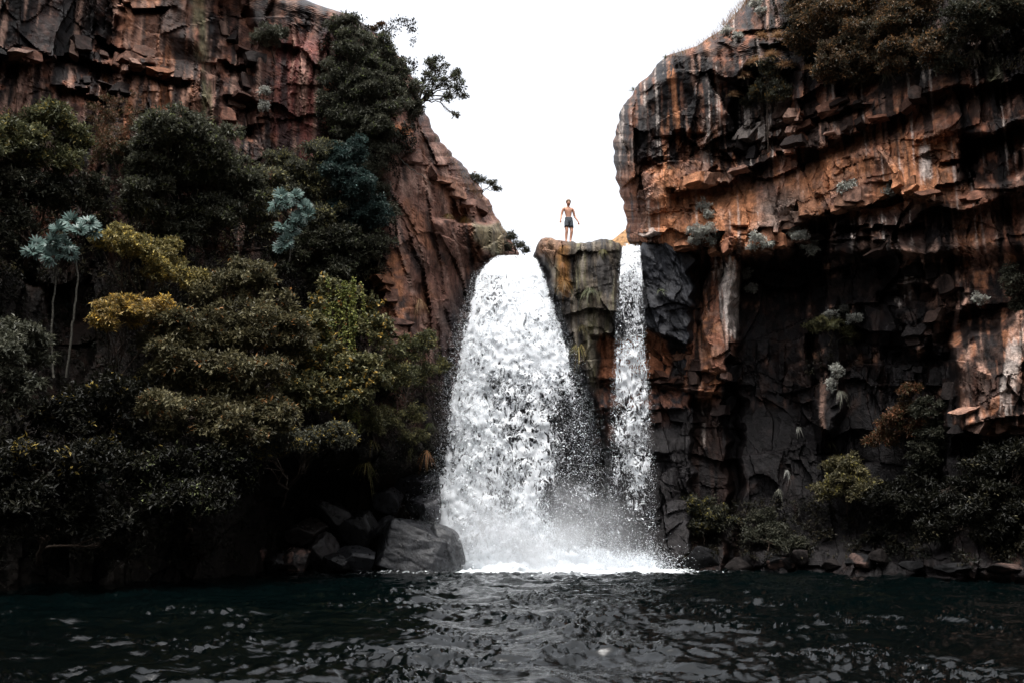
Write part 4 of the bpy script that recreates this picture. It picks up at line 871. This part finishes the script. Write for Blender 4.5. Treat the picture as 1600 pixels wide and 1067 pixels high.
tuft('spiky tuft on the rim of the right cliff against the sky, lower one', 990, 142, 'right', 15, 60, gr, .5, Y=surf('right', 1000, 146) + .3, group='tufts on the rim', w=.03, updir=(-.4, -.1, .7))
def dry_grass():
    r = np.random.default_rng(77); V = []; Q = []; C = []; m = 0
    segs = [((1170, -10), (1120, 45), 520), ((1120, 48), (1085, 75), 160), ((1080, 76), (1040, 90), 120), ((760, 322), (700, 238), 160), ((745, 292), (815, 398), 200)]
    for (a, b, cnt) in segs:
        for i in range(cnt):
            t = r.random(); px = a[0] + (b[0] - a[0]) * t + r.normal() * 3; py = a[1] + (b[1] - a[1]) * t + r.normal() * 3
            cl = 'right' if px > 900 else 'left'; px += 8 if cl == 'right' else -6
            p0 = at(px, py, surf(cl, px, py) - .02); d = np.array([r.normal() * .5 + (-.3 if cl == 'right' else .3), -.3 + r.normal() * .4, .9]); L = .22 * (.5 + r.random()); w_ = .006
            side = np.array([1, 0, 0.]); c = np.array(dg[i % 3]) * (.5 + .7 * r.random())
            V += [p0 - side * w_, p0 + side * w_, p0 + d * L]; C += [c] * 3; Q.append([m, m + 1, m + 2]); m += 3
    o = link('dry_grass', mesh('dry_grass', V, np.array(Q), np.array(C)), M_LEAF); tag(o, 'dry grass fringing the cliff edges', kind='stuff')
dry_grass()

# ------------------------------------------------------------------ cabbage trees: blue-grey fingered leaves
def finger_leaf():
    V = []; Q = []; C = []; m = 0; r = np.random.default_rng(3)
    stalk = [(-.002, 0, 0), (.002, 0, 0), (.002, 0, .08), (-.002, 0, .08)]
    V += [np.array(q) for q in stalk]; C += [np.array((.2, .22, .18))] * 4; Q.append([0, 1, 2, 3]); m = 4
    for i in range(7):
        an = (i - 3) * .52; d = np.array([math.sin(an), 0, math.cos(an)]); s = np.array([d[2], 0, -d[0]]); L = .30 * (1 - .06 * abs(i - 3)); base = np.array([0, 0, .08])
        pr = [(0, .008), (.35, .026), (.7, .03), (1, .002)]
        cc = np.array((.085, .13, .115)) * (.8 + .4 * r.random())
        for t, hw in pr:
            p = base + d * L * t + np.array([0, -1, 0]) * (-.12 * L * math.sin(t * 2.2)) + np.array([0, 1, 0]) * L * .35 * t * t
            V += [p - s * hw, p + s * hw]; C += [cc, cc]
        for k_ in range(3): Q.append([m + 2 * k_, m + 2 * k_ + 1, m + 2 * k_ + 3, m + 2 * k_ + 2])
        m += 8
    return mesh('leaf', V, np.array(Q), np.array(C))
LEAF = finger_leaf(); LEAF.materials.append(M_WAX)
def cabbage(label, base, Yc, rosettes, trunks, nl=7, scale=1.0, seed=0, dim=1.0):
    r = np.random.default_rng(seed); B = at(base[0], base[1], Yc + .3); root = empty('cabbage_tree', B); tag(root, label, 'cabbage tree', 'blue-grey cabbage trees on the left bank')
    for tr in trunks:
        pts = np.array([at(px, py, Yc + .25) for px, py in tr]); n_ = len(pts)
        tt = np.linspace(0, n_ - 1, n_ * 4); pp = np.stack([np.interp(tt, np.arange(n_), pts[:, k_]) for k_ in range(3)], -1) + r.normal(size=(len(tt), 3)) * .01
        v, q = tube(pp - B, np.linspace(.045, .03, len(pp)) * scale, 6); link('trunk', mesh('trunk', v, q, smooth=True), M_PALEBARK, root)
    for (px, py) in rosettes:
        c = at(px, py, Yc + r.normal() * .12)
        for i in range(nl):
            up = rdir(r, 1)[0] * .8 + np.array([0, -.55, .35]); up /= np.linalg.norm(up)
            z = Vector(up); y = Vector((0, 1, -.6)); x = y.cross(z); x.normalize(); y = z.cross(x)
            from mathutils import Matrix
            M = Matrix((x, y, z)).transposed()
            o = link('leaf', LEAF, None, root); o.rotation_mode = 'QUATERNION'; o.rotation_quaternion = M.to_quaternion()
            s_ = scale * (.8 + .4 * r.random()); o.scale = (s_, s_, s_); o.location = (c - B + up * .04).tolist()
    return root
cabbage('blue-grey cabbage tree with two pale thin trunks, leftmost', (80, 590), 23.2, [(112, 348), (140, 350), (92, 362), (125, 362), (60, 384), (82, 380), (100, 385), (112, 398), (52, 396), (84, 404), (148, 362), (70, 396)],
        [[(84, 590), (80, 520), (85, 460), (90, 400)], [(104, 590), (112, 520), (118, 475), (122, 430), (118, 398)]], nl=12, scale=.72, seed=2)
cabbage('blue-grey cabbage tree with drooping crown in two tiers, beside the blue-green tree', (455, 450), 27.4, [(440, 308), (462, 308), (450, 322), (476, 326), (432, 322), (484, 338), (468, 340), (442, 355), (455, 362), (448, 378), (465, 350), (440, 388)],
        [[(452, 410), (456, 370), (455, 335)]], nl=13, scale=.72, seed=4)
cabbage('small dim blue-grey rosette plant low on the bank', (162, 770), 23.4, [(158, 742), (172, 746)], [[(162, 770), (164, 748)]], nl=9, scale=.6, seed=5)

# creepers hanging in front of the trees
def creeper(label, px, y0, y1, Yc, wpx, colr, n, seed, L=.075):
    r = np.random.default_rng(seed); A = at(px, y0, Yc); root = empty('creeper', A); tag(root, label, 'creeper', 'creepers hanging over the left bank')
    st = []; cs = []
    for i in range(n):
        x0 = px + r.normal() * wpx; ye = y0 + (y1 - y0) * (.5 + .5 * r.random()); p = wiggle(r, at(x0, y0 + r.random() * 15, Yc), at(x0 + r.normal() * 5, ye, Yc - .1 + r.normal() * .15), 14, .04)
        st.append(tube(p - A, np.full(14, .008), 3)); 
        for k_ in range(int((ye - y0) / 1.6)): cs.append(p[r.integers(0, 14)] * .5 + p[r.integers(0, 14)] * 0 + 0)
        cs = cs[:len(cs) - int((ye - y0) / 1.6)]; tt = r.random(int((ye - y0) / 1.3)) * 13; cs += [np.array([np.interp(t_, np.arange(14), p[:, q]) for q in range(3)]) for t_ in tt]
    v, q = merge(st); link('stem', mesh('stem', v, q), M_BARK, root)
    cs = np.array(cs); o = np.tile(np.array([[0, -1, .1]]), (len(cs), 1)); v, q, c = sprigs(r, cs, o, 3, L, .85, colr, (.25, .1, .03), .04, .7 + .6 * r.random(len(cs)), .07)
    link('foliage', mesh('foliage', v - A, q, c), M_LEAF, root)
ivc = [(.2, .2, .06), (.14, .15, .045), (.1, .12, .04)]
creeper('thick yellow-green creeper column hanging left of the rock face', 548, 432, 590, 28.6, 12, ivc, 12, 1)
creeper('creeper hanging in the dark gap beside the large olive tree', 505, 470, 620, 28.2, 10, ivc, 6, 2)
creeper('long creeper strands over the dark hollow, lower', 462, 560, 690, 27.6, 14, ivc, 7, 3)
creeper('creeper strands under the thick creeper column', 560, 590, 680, 28.8, 14, ivc, 7, 4)

# dead twigs and bare stems seen in the gaps
def bare_stem(label, pts, Yc, rad, mat, seed):
    r = np.random.default_rng(seed); P = np.array([at(x, y, Yc) for x, y in pts]); A = P[0]; tt = np.linspace(0, len(P) - 1, 18)
    pp = np.stack([np.interp(tt, np.arange(len(P)), P[:, q]) for q in range(3)], -1) + r.normal(size=(18, 3)) * .015
    v, q = tube(pp - A, np.linspace(rad, rad * .5, 18), 5); o = link('bare_stem', mesh('bare_stem', v, q, smooth=True), mat); o.location = A.tolist(); tag(o, label, 'stem')
bare_stem('thin pale liana hanging under the golden tree, left one', [(168, 620), (170, 570), (172, 530)], 23.6, .011, M_PALEBARK, 1)
bare_stem('thin pale liana hanging under the golden tree, right one', [(190, 730), (187, 640), (186, 580), (182, 530)], 23.6, .011, M_PALEBARK, 2)
bare_stem('looped liana low in the dark of the left bank', [(192, 735), (205, 700), (212, 675), (200, 650), (190, 640)], 23.5, .009, M_PALEBARK, 3)
bare_stem('slanting root lying across the upper left rock face', [(617, 240), (638, 262), (660, 275), (672, 288)], 31.3, .02, M_PALEBARK, 4)
# ------------------------------------------------------------------ falling water
def water_mat(name, sx, sz, thr, droplets=True):
    m, t, out = newmat(name)
    a = N(t, 'ShaderNodeAttribute', _attribute_name='tint'); sep = N(t, 'ShaderNodeSeparateColor'); t.links.new(a.outputs['Color'], sep.inputs[0])
    cb = N(t, 'ShaderNodeCombineXYZ'); t.links.new(sep.outputs[1], cb.inputs[1]); t.links.new(sep.outputs[1], cb.inputs[0])
    ad = N(t, 'ShaderNodeVectorMath', _operation='MULTIPLY_ADD'); ad.inputs[1].default_value = (40, 40, 0)
    t.links.new(cb.outputs[0], ad.inputs[0]); t.links.new(texmap(t, (1, 1, 1)), ad.inputs[2])
    mp = N(t, 'ShaderNodeMapping'); mp.inputs['Scale'].default_value = (sx, sx, sz); t.links.new(ad.outputs[0], mp.inputs[0])
    n1 = N(t, 'ShaderNodeTexNoise', Scale=1.0, Detail=5.0, Roughness=.62, Distortion=1.6); t.links.new(mp.outputs[0], n1.inputs['Vector'])
    n3 = N(t, 'ShaderNodeTexNoise', Scale=2.6, Detail=8.0, Roughness=.82, Distortion=.6); t.links.new(mp.outputs[0], n3.inputs['Vector'])
    n2 = N(t, 'ShaderNodeTexNoise', Scale=.22, Detail=3.0, Roughness=.6); t.links.new(mp.outputs[0], n2.inputs['Vector'])
    def M(op, x, y, z=None):
        q = N(t, 'ShaderNodeMath', _operation=op)
        for i_, v_ in enumerate((x, y, z)):
            if v_ is None: continue
            if isinstance(v_, (int, float)): q.inputs[i_].default_value = v_
            else: t.links.new(v_, q.inputs[i_])
        return q.outputs[0]
    ridge = M('SUBTRACT', 1.0, M('MULTIPLY', M('ABSOLUTE', M('SUBTRACT', n1.outputs[0], .5), 0), 5.0))
    sm = M('MULTIPLY_ADD', ridge, .42, M('MULTIPLY_ADD', n3.outputs[0], .75, M('MULTIPLY_ADD', n2.outputs[0], 1.15, -.275)))
    s2 = N(t, 'ShaderNodeMath', _operation='ADD'); t.links.new(sm, s2.inputs[0]); t.links.new(sep.outputs[0], s2.inputs[1])
    al = ramp(t, s2.outputs[0], [(thr, 0.0), (thr + .12, 1.0)])
    al2 = N(t, 'ShaderNodeMath', _operation='MULTIPLY'); t.links.new(al, al2.inputs[0]); al2.inputs[1].default_value = .97
    p = N(t, 'ShaderNodeBsdfPrincipled', Roughness=.45); p.inputs['Specular IOR Level'].default_value = .4
    t.links.new(mul(t, (.84, .87, .9), ramp(t, n3.outputs[0], [(.3, .7), (.55, 1.0)])), p.inputs['Base Color'])
    b = N(t, 'ShaderNodeBump', Strength=.6, Distance=.028); t.links.new(n3.outputs[0], b.inputs['Height']); t.links.new(b.outputs[0], p.inputs['Normal'])
    tl = N(t, 'ShaderNodeBsdfTranslucent', Color=(.85, .9, .94, 1)); mm = N(t, 'ShaderNodeMixShader'); mm.inputs[0].default_value = .3
    t.links.new(p.outputs[0], mm.inputs[1]); t.links.new(tl.outputs[0], mm.inputs[2])
    tr = N(t, 'ShaderNodeBsdfTransparent'); mx = N(t, 'ShaderNodeMixShader')
    t.links.new(al2.outputs[0], mx.inputs[0]); t.links.new(tr.outputs[0], mx.inputs[1]); t.links.new(mm.outputs[0], mx.inputs[2]); t.links.new(mx.outputs[0], out.inputs[0])
    return m
M_FALL = water_mat('white_water', 3.0, 1.9, .87)
mf, tf, of = newmat('water_drops'); pf = N(tf, 'ShaderNodeBsdfPrincipled', Roughness=.4); pf.inputs['Base Color'].default_value = (.78, .82, .86, 1); tf.links.new(pf.outputs[0], of.inputs[0])
M_DROP = mf

def fall(label, EY, EL, ER, YT, layers, cov, drops, blobs, bulge, seed, top_y):
    """EY pixel rows, EL/ER left and right edges there, YT depth there."""
    r = np.random.default_rng(seed); y0, y1 = EY[0], EY[-1]
    root = empty('waterfall', at((EL[-1] + ER[-1]) / 2, 885, YT[-1])); tag(root, label, 'waterfall'); B = np.array(root.location)
    def pos(s, py, off):
        l = np.interp(py, EY, EL); rr = np.interp(py, EY, ER); px = l + (rr - l) * s
        Y = np.interp(py, EY, YT) - bulge * np.sin(np.pi * np.clip(s, 0, 1)) * np.clip((py - y0) / 120, .1, 1) + off
        return px, Y
    for k, off in enumerate(layers):
        nr, nc = 180, 90; py = np.linspace(y0, y1, nr)[:, None] * np.ones((1, nc)); s = np.linspace(-.05, 1.05, nc)[None] * np.ones((nr, 1))
        px, Y = pos(s, py, off * np.clip((py - y0) / 150, .15, 1)); P = at(px, py, Y)
        t = (py - y0) / (y1 - y0)
        Y = Y + (fbm(P[..., 0] * 1.6 + k * 9, P[..., 2] * 1.0, 700 + k, 4) * .22 + fbm(P[..., 0] * 5 + k * 9, P[..., 2] * 3.4, 710 + k, 3) * .12) * (.15 + .85 * np.clip(t * 2.5, 0, 1))
        P = at(px, py, Y)
        e = np.minimum(s + .05, 1.05 - s); ed = -.3 * (1 - sstep(0, 9, py - y0 + 5 * noise(px / 9, s * 9, 730 + k))) - (1 - sstep(0, .11, e + fbm(P[..., 2] * 1.3, s * 3 + k, 720 + k, 3) * .05)) * .5
        c = cov(s, py, k) + ed
        colr = np.zeros(P.shape[:2] + (4,)); colr[..., 0] = c; colr[..., 1] = .11 * k + seed * .07; colr[..., 3] = 1
        # colour attributes are clamped nowhere: coverage may be negative
        link('water_sheet', mesh('water_sheet', P - B, gridquads(nr, nc), colr, smooth=True), M_FALL, root)
    # thrown drops: tiny tetrahedra, more and wider towards the foot
    n = drops; s = r.random(n); ed = r.random(n) < .55; s = np.where(ed, np.where(r.random(n) < .5, np.abs(r.normal(size=n)) * .07 - .06, 1.04 - np.abs(r.normal(size=n)) * .1), s)
    py = y0 + (y1 - y0) * r.random(n) ** .7; sp_ = .02 + .05 * (py - y0) / (y1 - y0); s = s + r.normal(size=n) * sp_
    px, Y = pos(s, py, r.normal(size=n) * .35); P = at(px, py, Y) - B
    sz = .0035 + .008 * r.random(n) ** 3
    T0 = np.array([[0, 0, 3.0], [.8, 0, -1.2], [-.5, .7, -1.2], [-.5, -.7, -1.2]])
    V = P[:, None, :] + rot_rand(r, n, T0) * sz[:, None, None]
    Q = (np.arange(n) * 4)[:, None, None] + np.array([[0, 1, 2], [0, 2, 3], [0, 3, 1], [1, 3, 2]])[None]
    o = link('spray', mesh('spray', V.reshape(-1, 3), Q.reshape(-1, 3)), M_DROP, root); o['kind'] = 'stuff'
    # ragged clots of foam torn off the sheet
    n = blobs; s = r.random(n); py = y0 + 20 + (y1 - y0 - 20) * r.random(n) ** .8; px, Y = pos(s, py, -.15 + r.normal(size=n) * .25)
    keep = noise(px / 14, py / 20, seed + 3) > -.1; px, py, Y = px[keep], py[keep], Y[keep]; n = len(px)
    O = np.array([[0, 0, 1.8], [1, .2, 0], [0, 1, .3], [-1, 0, -.2], [0, -1, 0], [.2, 0, -1.6]])
    V = (at(px, py, Y) - B)[:, None, :] + rot_rand(r, n, O) * (.008 + .02 * r.random(n) ** 2.5)[:, None, None] * (.5 + r.random((n, 6, 1)))
    Q = (np.arange(n) * 6)[:, None, None] + np.array([[0, 1, 2], [0, 2, 3], [0, 3, 4], [0, 4, 1], [5, 2, 1], [5, 3, 2], [5, 4, 3], [5, 1, 4]])[None]
    o = link('foam_clots', mesh('foam_clots', V.reshape(-1, 3), Q.reshape(-1, 3)), M_DROP, root); o['kind'] = 'stuff'
    return root
def rot_rand(r, n, T):
    q = r.normal(size=(n, 4)); q /= np.linalg.norm(q, axis=1, keepdims=True); w_, x, y, z = q.T
    R = np.stack([np.stack([1 - 2 * (y * y + z * z), 2 * (x * y - z * w_), 2 * (x * z + y * w_)], -1), np.stack([2 * (x * y + z * w_), 1 - 2 * (x * x + z * z), 2 * (y * z - x * w_)], -1), np.stack([2 * (x * z - y * w_), 2 * (y * z + x * w_), 1 - 2 * (x * x + y * y)], -1)], 1)
    return np.einsum('nij,kj->nki', R, T)
def cov1(s, py, k):
    c = lerp(py, [398, 430, 500, 600, 720, 800, 850, 890], [.16, .09, .02, -.06, -.11, -.09, .0, .28])
    sparse = sstep(.5, .9, s) * sstep(560, 720, py) * (1 - sstep(850, 885, py))
    left = sstep(.5, .1, s) * .07
    return c - sparse * .2 + left * sstep(480, 600, py) - .05 * k
fall('wide white main waterfall dropping into the pool', [399, 404, 412, 430, 500, 560, 650, 750, 850, 890], [776, 770, 760, 745, 727, 714, 696, 686, 672, 664], [830, 838, 842, 849, 876, 892, 914, 928, 950, 985],
     [35.6, 35.1, 34.8, 34.4, 33.9, 33.6, 33.2, 32.9, 32.6, 32.5], [0, .25, .5, .75], cov1, 34000, 7000, .5, 1, 400)
def cov2(s, py, k):
    return lerp(py, [380, 420, 500, 570, 650, 760, 850, 890], [-.02, -.05, -.09, -.16, -.22, -.26, -.24, .05]) - .05 * k
fall('narrow thin waterfall right of the pillar', [380, 386, 430, 540, 600, 700, 850, 890], [974, 972, 967, 963, 960, 957, 950, 945], [1000, 1001, 1004, 1008, 1014, 1018, 1022, 1028],
     [34.6, 34.0, 33.6, 33.1, 33.0, 32.8, 32.6, 32.5], [0, .18, .36], cov2, 7000, 1200, .12, 2, 380)

# churned foam where the water lands
def foam():
    n1, n2 = 260, 60; px = np.linspace(655, 1052, n1)[None] * np.ones((n2, 1)); d = np.linspace(0, 1, n2)[:, None] * np.ones((1, n1))
    Y = 31.7 + d * 2.0 + .7 * noise(px / 28, d * 2, 30) * (1 - d) + .3 * noise(px / 9, d * 3, 35) * (1 - d); X = (px - 800) / F * Y * 1.0
    env = sstep(655, 700, px) * sstep(1052, 1000, px); hump = np.sin(np.pi * np.clip(d * 1.05, 0, 1)) ** .7
    H = env * hump * (.12 + .22 * sstep(720, 800, px) * sstep(960, 880, px)) * (1 + .9 * fbm(X * 1.7, Y * 1.7, 31, 4)) + fbm(X * 6, Y * 6, 32, 3) * .07 * env * hump - .03
    o = link('foam', mesh('foam', np.stack([X, Y, H], -1), gridquads(n2, n1), smooth=True), M_DROP); tag(o, 'white churning foam where the falls meet the pool', kind='stuff')
foam()
def splash():
    """drops leaping from the foam"""
    r = np.random.default_rng(9); n = 46000
    X = np.concatenate([r.normal(.2, 1.7, int(n * .75)), r.normal(4.2, .7, n - int(n * .75))]); Y = 32.6 + r.normal(size=n) * .35
    Z = np.abs(r.normal(size=n)) * (.38 + .9 * np.exp(-((X - .6) / 1.6) ** 2)); m = (X > -3.0); X, Y, Z = X[m], Y[m], Z[m]; n = len(X)
    T0 = np.array([[0, 0, 1.3], [.9, 0, -.6], [-.5, .8, -.6], [-.5, -.8, -.6]])
    V = np.stack([X, Y, Z], -1)[:, None] + rot_rand(r, n, T0) * (.005 + .014 * r.random(n) ** 3)[:, None, None]
    Q = (np.arange(n) * 4)[:, None, None] + np.array([[0, 1, 2], [0, 2, 3], [0, 3, 1], [1, 3, 2]])[None]
    o = link('splash', mesh('splash', V.reshape(-1, 3), Q.reshape(-1, 3)), M_DROP); tag(o, 'drops leaping from the foam', kind='stuff')
splash()
def mist():
    V, Fc = ICO[4]; c = np.array([.6, 32.3, .3]); V = V * np.array([5.3, 1.7, 3.6]) + c; V[:, 2] = np.maximum(V[:, 2], -.3)
    m, t, out = newmat('mist'); g = N(t, 'ShaderNodeNewGeometry')
    sb = N(t, 'ShaderNodeVectorMath', _operation='SUBTRACT'); sb.inputs[1].default_value = tuple(c); t.links.new(g.outputs['Position'], sb.inputs[0])
    dv = N(t, 'ShaderNodeVectorMath', _operation='DIVIDE'); dv.inputs[1].default_value = (5.2, 1.65, 3.5); t.links.new(sb.outputs[0], dv.inputs[0])
    ln = N(t, 'ShaderNodeVectorMath', _operation='LENGTH'); t.links.new(dv.outputs[0], ln.inputs[0])
    f = N(t, 'ShaderNodeMapRange'); f.inputs['From Min'].default_value = 1; f.inputs['From Max'].default_value = .1; f.inputs['To Min'].default_value = 0; f.inputs['To Max'].default_value = 1; t.links.new(ln.outputs['Value'], f.inputs[0])
    n = N(t, 'ShaderNodeTexNoise', Scale=.55, Detail=3.0); t.links.new(g.outputs['Position'], n.inputs['Vector'])
    nr = ramp(t, n.outputs[0], [(.32, 0.0), (.7, 1.0)])
    pw = N(t, 'ShaderNodeMath', _operation='POWER'); t.links.new(f.outputs[0], pw.inputs[0]); pw.inputs[1].default_value = 2.0
    mm = N(t, 'ShaderNodeMath', _operation='MULTIPLY'); t.links.new(pw.outputs[0], mm.inputs[0]); t.links.new(nr, mm.inputs[1])
    m2 = N(t, 'ShaderNodeMath', _operation='MULTIPLY'); t.links.new(mm.outputs[0], m2.inputs[0]); m2.inputs[1].default_value = 3.4
    v = N(t, 'ShaderNodeVolumePrincipled', Anisotropy=.1); v.inputs['Color'].default_value = (.95, .97, 1, 1); t.links.new(m2.outputs[0], v.inputs['Density'])
    t.links.new(v.outputs[0], out.inputs['Volume'])
    o = link('mist', mesh('mist', V, Fc, smooth=True), m); tag(o, 'pale mist drifting round the foot of the falls', kind='stuff')
mist()

# ------------------------------------------------------------------ the diver
M_SKIN = plain('skin', (.52, .27, .18), .55, 6, .88, 1.1); M_SHORT = plain('swim_shorts', (.055, .062, .072), .85, 40, .5, 1.5); M_HAIR = plain('hair', (.16, .1, .06), .7, 60); M_EYE = plain('eye', (.03, .02, .02), .3, 5)
def person():
    top = CL['ctop']; i0 = np.argmin(np.abs(CL['centre'][0][0] - 889)); S = top[i0 - 3:i0 + 4].mean(0); S[1] += .18
    gz = float(top[i0 - 4:i0 + 5, 2].max()) - .055
    root = empty('person', (S[0], S[1], gz)); root.rotation_euler = (0, 0, .2); root.scale = (1.04, 1.04, 1.04); tag(root, 'barefoot young man in dark grey swim shorts standing on the pillar looking down', 'person')
    V = {}; E = []
    def v(n, x, y, z, r, r2=None): V[n] = ((x, y, z), (r, r2 or r))
    def e(*ns):
        for a, b in zip(ns, ns[1:]): E.append((a, b))
    v('pel', .02, 0, .94, .135, .095); v('wst', .02, .0, 1.06, .125, .085); v('bel', .01, -.005, 1.16, .13, .09); v('chs', .005, -.01, 1.3, .19, .12); v('upc', 0, 0, 1.4, .165, .1)
    v('nk', 0, -.015, 1.50, .062); v('hb', 0, -.055, 1.565, .072); v('hm', 0, -.075, 1.63, .1, .11); v('ht', 0, -.07, 1.70, .088, .1)
    e('pel', 'wst', 'bel', 'chs', 'upc', 'nk', 'hb', 'hm', 'ht'); v('nose', 0, -.175, 1.60, .012); e('hm', 'nose')
    for s, n in ((-1, 'l'), (1, 'r')):
        ax = dict(l=[(-.165, 1.425), (-.20, 1.39), (-.265, 1.15), (-.315, .95)], r=[(.165, 1.41), (.20, 1.37), (.27, 1.12), (.375, .92)])[n]
        yy = [0, 0, .03, -.05]
        for k_, ((x, z), rr) in enumerate(zip(ax, [.062, .058, .044, .03])): v(n + 'a%d' % k_, x, yy[k_], z, rr)
        e('upc', n + 'a0', n + 'a1', n + 'a2', n + 'a3')
        hx, hz = (ax[3][0] - .02, ax[3][1] - .07) if s < 0 else (ax[3][0] + .03, ax[3][1] - .07)
        v(n + 'pm', hx, -.055, hz, .036, .02); e(n + 'a3', n + 'pm')
        for q in range(4):
            fx = hx + (q - 1.5) * .02; L = [.06, .072, .068, .052][q]
            v(n + 'f%d' % q, fx, -.06, hz - .035, .009); v(n + 'g%d' % q, fx + s * .004, -.075, hz - .035 - L * .6, .008); v(n + 'h%d' % q, fx, -.095, hz - .035 - L, .007); e(n + 'pm', n + 'f%d' % q, n + 'g%d' % q, n + 'h%d' % q)
        v(n + 't0', hx - s * .04, -.08, hz - .01, .011); v(n + 't1', hx - s * .05, -.095, hz - .045, .009); e(n + 'pm', n + 't0', n + 't1')
        lx = [(-.065, .86), (-.08, .72), (-.07, .49), (-.085, .36), (-.085, .09)] if s < 0 else [(.105, .86), (.115, .72), (.125, .48), (.11, .35), (.075, .09)]
        yl = [0, -.01, -.03, .01, .03]
        for k_, ((x, z), rr) in enumerate(zip(lx, [.1, .09, .062, .062, .042])): v(n + 'l%d' % k_, x, yl[k_], z, rr)
        e('pel', n + 'l0', n + 'l1', n + 'l2', n + 'l3', n + 'l4')
        fx = lx[-1][0]; v(n + 'hl', fx, .05, .035, .034); v(n + 'bl', fx + s * .01, -.07, .025, .038, .024); v(n + 'te', fx + s * .015, -.14, .016, .03, .016); e(n + 'l4', n + 'hl'); e(n + 'l4', n + 'bl', n + 'te')
        v(n + 'er', s * .083, -.06, 1.625, .014); e('hm', n + 'er')
    names = list(V); me = bpy.data.meshes.new('body'); me.from_pydata([V[n][0] for n in names], [(names.index(a), names.index(b)) for a, b in E], [])
    o = link('body', me, M_SKIN, root); md = o.modifiers.new('skin', 'SKIN'); md.use_smooth_shade = True; md.branch_smoothing = .4
    for i, n in enumerate(names): me.skin_vertices[0].data[i].radius = V[n][1]; me.skin_vertices[0].data[i].use_root = (n == 'pel')
    sd = o.modifiers.new('sub', 'SUBSURF'); sd.levels = sd.render_levels = 2
    # shorts: waist tube flowing into two legs
    def loft(rings, seg=20):
        Vv = []; Q = []
        for (x, y, z, rx, ry) in rings:
            for k_ in range(seg):
                a = 2 * math.pi * k_ / seg; f = 1 + .03 * math.sin(5 * a + z * 30); Vv.append((x + rx * f * math.cos(a), y + ry * f * math.sin(a), z))
        for i in range(len(rings) - 1):
            for k_ in range(seg): k2 = (k_ + 1) % seg; Q.append([i * seg + k_, i * seg + k2, (i + 1) * seg + k2, (i + 1) * seg + k_])
        return np.array(Vv), np.array(Q)
    p1 = loft([(.02, 0, 1.04, .142, .103), (.02, 0, 1.035, .15, .11), (.02, 0, .97, .155, .118), (.02, 0, .9, .16, .12), (.02, 0, .83, .15, .112), (.02, 0, .8, .12, .09)])
    p2 = loft([(-.06, 0, .92, .088, .1), (-.064, -.005, .84, .092, .105), (-.07, -.01, .72, .09, .1), (-.074, -.012, .655, .092, .1), (-.074, -.012, .66, .085, .09)])
    p3 = loft([(.1, 0, .92, .088, .1), (.104, -.005, .84, .09, .105), (.11, -.01, .72, .088, .1), (.115, -.012, .645, .09, .1), (.115, -.012, .65, .085, .09)])
    vv, q = merge([p1, p2, p3]); link('shorts', mesh('shorts', vv, q, smooth=True), M_SHORT, root)
    wb = loft([(.02, 0, 1.055, .146, .107), (.02, 0, 1.052, .153, .113), (.02, 0, 1.02, .155, .115), (.02, 0, 1.02, .146, .107)]); link('waistband', mesh('waistband', wb[0], wb[1], smooth=True), plain('waistband_cloth', (.16, .17, .19), .8), root)
    Vh, Fh = ICO[4]; Vh = Vh.copy(); Vh *= (1 + .09 * fbm(Vh[:, 0] * 4 + Vh[:, 1] * 2, Vh[:, 2] * 4, 900, 3))[:, None]; Vh = Vh * np.array([.1, .112, .1]) + np.array([0, -.055, 1.69])
    kf = np.array([not (Vh[f].mean(0)[2] < 1.655 and Vh[f].mean(0)[1] < -.07) for f in Fh]); link('hair', mesh('hair', Vh, Fh[kf], smooth=True), M_HAIR, root)
    for s in (-1, 1):
        ve, fe = ICO[2]; link('eye', mesh('eye', ve * .011 + np.array([s * .03, -.158, 1.628]), fe, smooth=True), M_EYE, root)
person()
